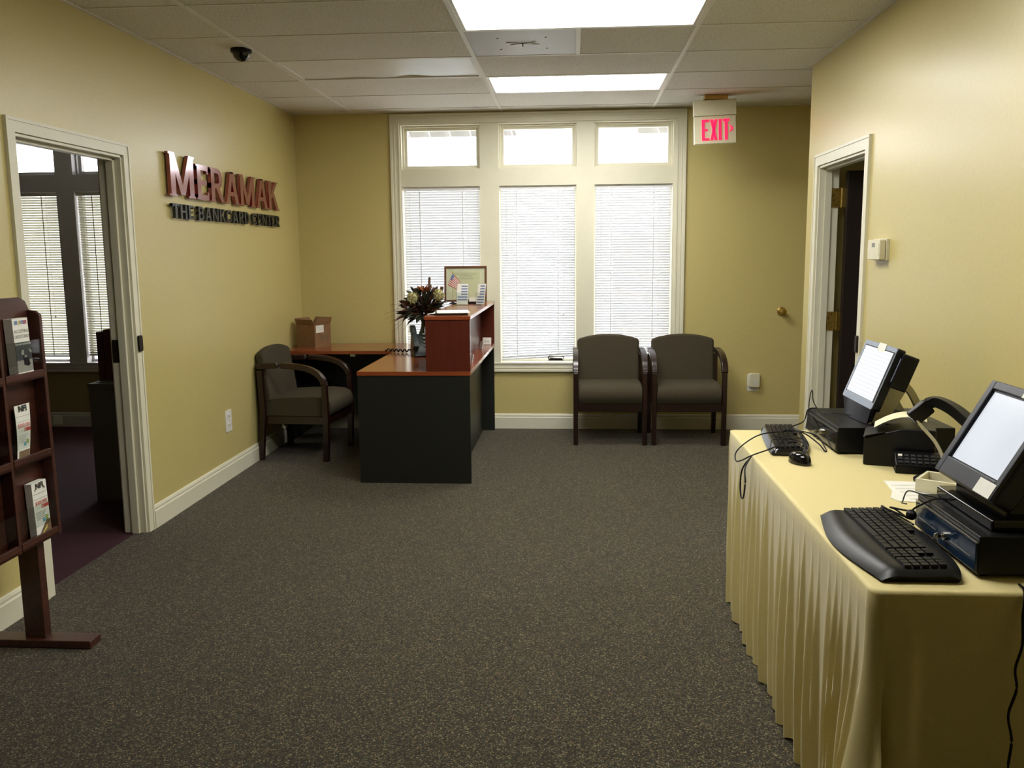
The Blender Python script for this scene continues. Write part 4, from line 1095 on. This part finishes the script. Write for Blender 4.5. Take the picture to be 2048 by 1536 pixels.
# near terminal
nt_ = thing('touch_terminal', 'near touch terminal with slate frame and blank lit screen at the right edge', 'point of sale terminal', (1.0, 2.2, TABZ+.098))
Xq = panelX(.958, 2.200, .905, R(29.5)); W_, H_ = .322, .278
obj('screen_housing', MB().prism(rrect(-W_/2, W_/2, 0, H_, .014), -.050, 0, 'z', Xq), 'screenframe', nt_, bev=.008, seg=3)
mb = MB()
i0, i1, j0, j1 = -W_/2+.030, W_/2-.026, .050, H_-.026
for a, b, c, d in ((-W_/2+.004, i0, .004, H_-.004), (i1, W_/2-.004, .004, H_-.004), (i0, i1, .004, j0), (i0, i1, j1, H_-.004)): mb.box(a, b, c, d, -.002, .010, Xq)
obj('bezel', mb, 'screenframe', nt_, bev=.003)
mb = MB()
for a, b, c, d in ((i0, i0+.006, j0, j1), (i1-.003, i1, j0, j1), (i0, i1, j0, j0+.003), (i0, i1, j1-.005, j1)): mb.box(a, b, c, d, .0005, .004, Xq)
obj('inner_rim', mb, 'black', nt_)
obj('screen', MB().box(i0, i1, j0, j1, 0, .0015, Xq), 'screen', nt_)
obj('sticker', MB().box(.070, .150, .005, .042, .0102, .0112, Xq), 'paper', nt_)
lb = obj('sticker', MB().box(.02, .09, H_-.026, H_-.004, .0102, .0112, Xq), 'paper', nt_)
obj('print', MB().box(.03, .05, H_-.020, H_-.010, .0113, .0116, Xq), 'flagred', lb)
obj('pedestal', MB().prism([(1.00, TABZ+.099), (1.22, TABZ+.099), (1.20, TABZ+.13), (1.14, 1.02), (1.08, 1.04), (1.0, .90)], 2.06, 2.34, 'y'), 'blackgloss', nt_, bev=.008)
obj('base_plate', MB().box(.955, 1.24, 2.03, 2.345, TABZ+.0985, TABZ+.125), 'blackgloss', nt_, bev=.006)

# receipt printer
rp = thing('receipt_printer', 'black receipt printer with a curl of paper between drawer and card terminal', 'printer', (1.15, 3.12, TABZ))
Xp = Matrix.Translation((1.130, 3.125, TABZ)) @ Matrix.Rotation(R(-20), 4, 'Z')
P_ = [(-.105, 0), (.12, 0), (.12, .135), (.02, .135), (-.04, .118), (-.105, .098)]
obj('body', MB().prism(P_, -.075, .075, 'y', Xp), 'black', rp, bev=.006)
obj('lid', MB().prism([(-.108, .098), (-.04, .119), (-.04, .123), (-.100, .106)], -.078, .078, 'y', Xp), 'blacksat', rp, bev=.001)
n = 10; v = []
for i in range(n+1):
    u = i/n; a = Vector((-.075+.165*u, 0, .113+.062*math.sin(PI*min(1, u*.62+.10)))); 
    for s in (-.066, .052): v.append(a+Vector((0, s*(1-.1*u), 0)))
    for s in (-.066, .052): v.append(a+Vector((0, s*(1-.1*u), -.0012)))
f = []
for i in range(n): b = i*4; f += [(b, b+1, b+5, b+4), (b+2, b+6, b+7, b+3), (b, b+4, b+6, b+2), (b+1, b+3, b+7, b+5)]
obj('receipt_paper', MB().add(v, f, Xp), mat('receipt_paper', (.78, .74, .50), .7, .02), rp, sm=True)

# barcode scanner on a gooseneck
gs = thing('barcode_scanner', 'black handheld scanner resting in a gooseneck stand behind the near screen', 'scanner', (1.20, 2.93, TABZ))
obj('base', MB().ring([(.074, 0), (.074, .008), (.055, .016), (.02, .020)], Matrix.Translation((1.168, 2.855, TABZ+.001)), 32), 'blacksat', gs, sm=True)
gp = spline([(1.178, 2.86, TABZ+.015), (1.195, 2.885, .80), (1.175, 2.905, .86), (1.135, 2.92, .91), (1.115, 2.925, .935)], 6)
obj('gooseneck', MB().tube(gp, .0055, 10), 'silver', gs, sm=True)
hd = spline([(1.105, 2.935, .935), (1.128, 2.93, .958), (1.155, 2.93, .983)], 5)
obj('scan_head', MB().sweep(hd, [(-.026, -.014), (.026, -.014), (.026, .014), (-.026, .014)], up=Vector((0, 1, 0)), scl=[1, 1, 1, 1, 1, 1, 1, 1, 1, 1, .95]), 'black', gs, bev=.006, seg=3)
obj('scan_window', MB().box(-.020, .020, -.010, .010, 0, .002, frameX((1.103, 2.935, .933), (0, 1, 0), (-.66, 0, .75))), 'silverframe', gs)
hp = spline([(1.145, 2.93, .985), (1.175, 2.92, .995), (1.215, 2.88, .975), (1.25, 2.82, .935), (1.262, 2.79, .915)], 6)
obj('handle', MB().sweep(hp, [(-.020, -.016), (.020, -.016), (.020, .016), (-.020, .016)]), 'black', gs, bev=.007, seg=3)

# card terminal
ctm = thing('card_terminal', 'low black card terminal with rows of small keys on the gold cloth', 'card terminal', (1.16, 3.03, TABZ))
Xt = Matrix.Translation((1.163, 2.980, TABZ)) @ Matrix.Rotation(R(-14), 4, 'Z')
obj('body', MB().prism([(-.035, 0), (.045, 0), (.045, .062), (.02, .062), (-.035, .030)], -.085, .10, 'x', Xt), 'black', ctm, bev=.005)
Xk = Xt @ frameX((0, -.033, .0325), (1, 0, 0), (0, .864, .503))
for i in range(8):
    for j in range(3):
        obj('key', MB().box(-.075+.020*i, -.062+.020*i, .006+.016*j, .016+.016*j, 0, .003, Xk), 'white' if (i == 0 and j == 2) else 'screenframe', ctm)

# paper and tray
tag(obj('note_sheet', MB().prism([(1.0, 2.865), (1.105, 2.85), (1.09, 2.60), (.965, 2.625), (.952, 2.66), (.985, 2.74)], TABZ+.0005, TABZ+.002, 'z'), 'paper'), 'white sheet of paper with faint print lying beside the cream tray', 'paper')
ob = bpy.data.objects['note_sheet']
mb = MB()
for i in range(5): mb.box(1.005, 1.075, 2.64+.04*i, 2.655+.04*i, TABZ+.0021, TABZ+.0024)
obj('print', mb, mat('faint_print', (.66, .65, .60), .7), ob)
ty = thing('plastic_tray', 'cream plastic tray next to the paper, partly under the near screen', 'tray', (1.14, 2.72, TABZ))
Xt = Matrix.Translation((1.172, 2.725, TABZ+.003)) @ Matrix.Rotation(R(-36), 4, 'Z')
mb = MB(); a, b, h_ = .105, .062, .040
mb.box(-a, a, -b, b, 0, .004, Xt).box(-a, a, -b, -b+.010, .004, h_, Xt).box(-a, a, b-.010, b, .004, h_, Xt).box(-a, -a+.010, -b+.01, b-.01, .004, h_, Xt).box(a-.010, a, -b+.01, b-.01, .004, h_, Xt)
obj('tray', mb, 'cream', ty, bev=.002)
obj('rim_tab', MB().box(.02, .028, -b+.01, b-.01, .004, h_-.008, Xt), 'cream', ty)

# keyboards
def keyboard(label, c, rz, W_, D_, palm, ms, style):
    r = thing('keyboard', label, 'keyboard', (c[0], c[1], TABZ), rz, 'black keyboards on the gold cloth')
    # local: u (x) along the width, v (y) from the typist's edge to the back ; placed with rz
    n = 40; top = []; bot = []
    def yf_(u): return -D_/2+(.022*(abs(u)**2.2) if palm else .010*abs(u)**4)-(.012*math.cos(u*PI) if palm else 0)*.6
    def yb_(u): return D_/2-(.030*abs(u)**3)-(0 if palm else .004)
    m_ = 14; v = []; f = []
    for i in range(n+1):
        u = -1+2*i/n
        ww = W_/2*u
        for j in range(m_+1):
            q = j/m_; e = min(1, (1-abs(u))*9)**.5
            yy = yf_(u)+(yb_(u)-yf_(u))*q
            # height: rises from the front lip
            z = .006+.020*min(1, q*6)**.6*(.35+.65*e)+.006*q
            if q > .9: z -= (q-.9)*.10
            if palm: z += .006*math.sin(PI*min(1, q*2.6))*(1-abs(u)*.5)*(q < .385)
            v.append((ww, yy, z))
    N = len(v)
    for i in range(n):
        for j in range(m_): a = i*(m_+1)+j; f.append((a, a+m_+1, a+m_+2, a+1))
    for i in range(n+1):
        for j in (0, m_):
            u = -1+2*i/n; q = j/m_; v.append((W_/2*u*.97, (yf_(u)+(yb_(u)-yf_(u))*q)*.97, .0015))
    for i in range(n):
        f.append((i*(m_+1), N+i*2, N+i*2+2, (i+1)*(m_+1))); f.append((i*(m_+1)+m_, (i+1)*(m_+1)+m_, N+i*2+3, N+i*2+1)); f.append((N+i*2, N+i*2+1, N+i*2+3, N+i*2+2))
    f.append(tuple(range(m_+1))+(N+1, N)); f.append(tuple(range(n*(m_+1)+m_, n*(m_+1)-1, -1))+(N+2*n, N+2*n+1))
    obj('body', MB().add(v, f), ms, r, local=True, sm=True, ang=60)
    y0 = -D_/2+(.085 if palm else .022); rows_ = 6; rh = (D_/2-.030-y0)/rows_
    cnt = 0
    for k_ in range(rows_):
        yy = y0+rh*k_; zt_ = .031+.004*k_/rows_+(.003 if palm else 0)
        x = -W_/2+.020; xe = W_/2-.018
        widths = {0: [.024, .018, .018, .105, .018, .018, .024], 1: [.036]+[.0175]*10+[.04]}.get(k_, [.0175+.004*((k_+1) % 3)]+[.0175]*12+[.024])
        sc = (xe-x-.125)/sum(widths)
        for wd in widths:
            wd *= sc; bow = .012*math.sin(PI*((x+W_/2)/W_)) if palm else 0
            cnt += 1
            if cnt <= 98: obj('key', MB().prism([(x+.001, yy+.0012), (x+wd-.001, yy+.0012), (x+wd-.0028, yy+rh-.003), (x+.0028, yy+rh-.003)], zt_-.008, zt_+.001, 'z'), 'key', r, local=True)
            x += wd
        x += .008
        for g in range(2 if k_ not in (0, 1, 2) else 3):
            cnt += 1
            if cnt <= 98: obj('key', MB().box(x+.0185*g, x+.0185*g+.015, yy+.001, yy+rh-.003, zt_-.008, zt_+.001), 'key', r, local=True)
        x += .060
        for g in range(3):
            cnt += 1
            if cnt <= 98: obj('key', MB().box(x+.0185*g, x+.0185*g+.015, yy+.001, yy+rh-.003, zt_-.008, zt_+.001), 'key', r, local=True)
    return r
# typist edge faces -x: local y -> +x, local x -> -y  => rz = -90
kb1 = keyboard('large black keyboard with wide palm rest at the near end of the table', (.777, 2.205), R(-90), .500, .232, True, 'blacksat', 0)
kb2 = keyboard('glossy black compact keyboard at the far end of the table under tangled cable', (.822, 3.440), R(-97), .470, .160, False, 'blackgloss', 1)

# mouse
ms_ = thing('computer_mouse', 'small glossy black mouse beside the far keyboard', 'mouse', (.795, 3.105, TABZ), R(20))
v = []; f = []; n, m_ = 20, 8
for j in range(m_):
    q = j/(m_-1)
    for i in range(n):
        a = 2*PI*i/n; rr = math.cos(q*PI/2)**.55 if q < 1 else .02
        v.append((.031*rr*math.cos(a), .052*rr*math.sin(a), .002+.038*math.sin(q*PI/2)**.8*(1+.0*math.sin(a))))
for j in range(m_-1):
    for i in range(n):
        k_ = (i+1) % n; f.append((j*n+i, j*n+k_, (j+1)*n+k_, (j+1)*n+i))
f.append(tuple(range(n))[::-1]); f.append(tuple(range((m_-1)*n, m_*n)))
obj('shell', MB().add(v, f), 'blackgloss', ms_, local=True, sm=True, ang=80)
obj('scroll_wheel', MB().ring([(.007, -.003), (.007, .003)], Matrix.Translation((0, .028, .030)) @ Matrix.Rotation(R(90), 4, 'Y')), 'greyprint', ms_, local=True, sm=True)

# cables
def cable(label, pts, r=.0026, n=7):
    return tag(obj('cable', MB().tube(spline(pts, n), r, 6), 'black', None, sm=True), label, 'cable', 'black cables on the table')
zc = TABZ+.004; zk = TABZ+.036
cable('black cable looping over the far keyboard and hanging off the table edge', [
    (.812, 3.148, TABZ+.018), (.822, 3.175, TABZ+.022), (.84, 3.21, zk+.006), (.82, 3.30, zk+.008), (.77, 3.36, zk+.008), (.84, 3.46, zk+.012), (.93, 3.42, zk), (.945, 3.33, zc), (.93, 3.28, zc), (.915, 3.33, TABZ+.025), (.88, 3.44, zk+.008), (.80, 3.45, zk+.006), (.72, 3.42, zk), (.660, 3.40, zc+.002), (.628, 3.40, .715), (.620, 3.35, .695), (.625, 3.27, .715), (.650, 3.20, TABZ+.006), (.74, 3.24, TABZ+.030), (.80, 3.36, zk+.007), (.86, 3.52, zk+.010), (.93, 3.60, .80), (.952, 3.62, .845), (.985, 3.62, TABZ+.107)])
cable('black cable loop hanging down the front of the cloth below the far keyboard', [(.648, 3.195, TABZ+.006), (.618, 3.20, .705), (.612, 3.21, .65), (.612, 3.19, .60), (.612, 3.145, .61), (.612, 3.12, .67), (.618, 3.16, .715), (.646, 3.19, TABZ+.007)], .003)
cable('thin black cable rising in a loop over the far cash drawer', [(.93, 3.56, zk), (.948, 3.60, .83), (.95, 3.60, .885), (.955, 3.595, .925), (.955, 3.575, .925), (.958, 3.565, .885), (.98, 3.53, Zd+.006), (1.03, 3.50, Zd+.006), (1.10, 3.40, Zd+.012)], .002)
cable('black cable from the near keyboard bundled and running up to the near terminal', [
    (.885, 2.30, TABZ+.030), (.895, 2.36, TABZ+.02), (.87, 2.41, TABZ+.03), (.845, 2.42, TABZ+.045), (.84, 2.38, TABZ+.050), (.868, 2.33, TABZ+.045), (.885, 2.34, TABZ+.035), (.87, 2.385, TABZ+.045), (.85, 2.37, TABZ+.056), (.882, 2.325, TABZ+.060), (.895, 2.31, TABZ+.075), (.925, 2.27, TABZ+.108), (.96, 2.245, TABZ+.112), (.99, 2.22, TABZ+.120)])
cable('black cable looping off the corner of the near cash drawer onto the paper', [(.885, 2.355, TABZ+.07), (.89, 2.40, TABZ+.06), (.91, 2.45, TABZ+.05), (.915, 2.43, TABZ+.085), (.92, 2.34, TABZ+.100), (.95, 2.28, TABZ+.104)], .002)
obj('cable_knot', MB().ball((.884, 2.315, TABZ+.052), .014, 8, 6, (1, 1.2, 1)), 'black', bpy.data.objects['cable.003'])
cable('thin black cable running down the shaded end of the cloth at the right edge', [(.985, 1.95, TABZ+.004), (.975, 1.905, TABZ+.004), (.965, 1.885, .70), (.965, 1.878, .64), (.952, 1.874, .587), (.957, 1.872, .541), (.943, 1.870, .483), (.953, 1.868, .425), (.950, 1.868, .36), (.958, 1.866, .30), (.95, 1.864, .2), (.95, 1.862, .08), (.94, 1.85, .006), (.93, 1.78, .004)], .003)
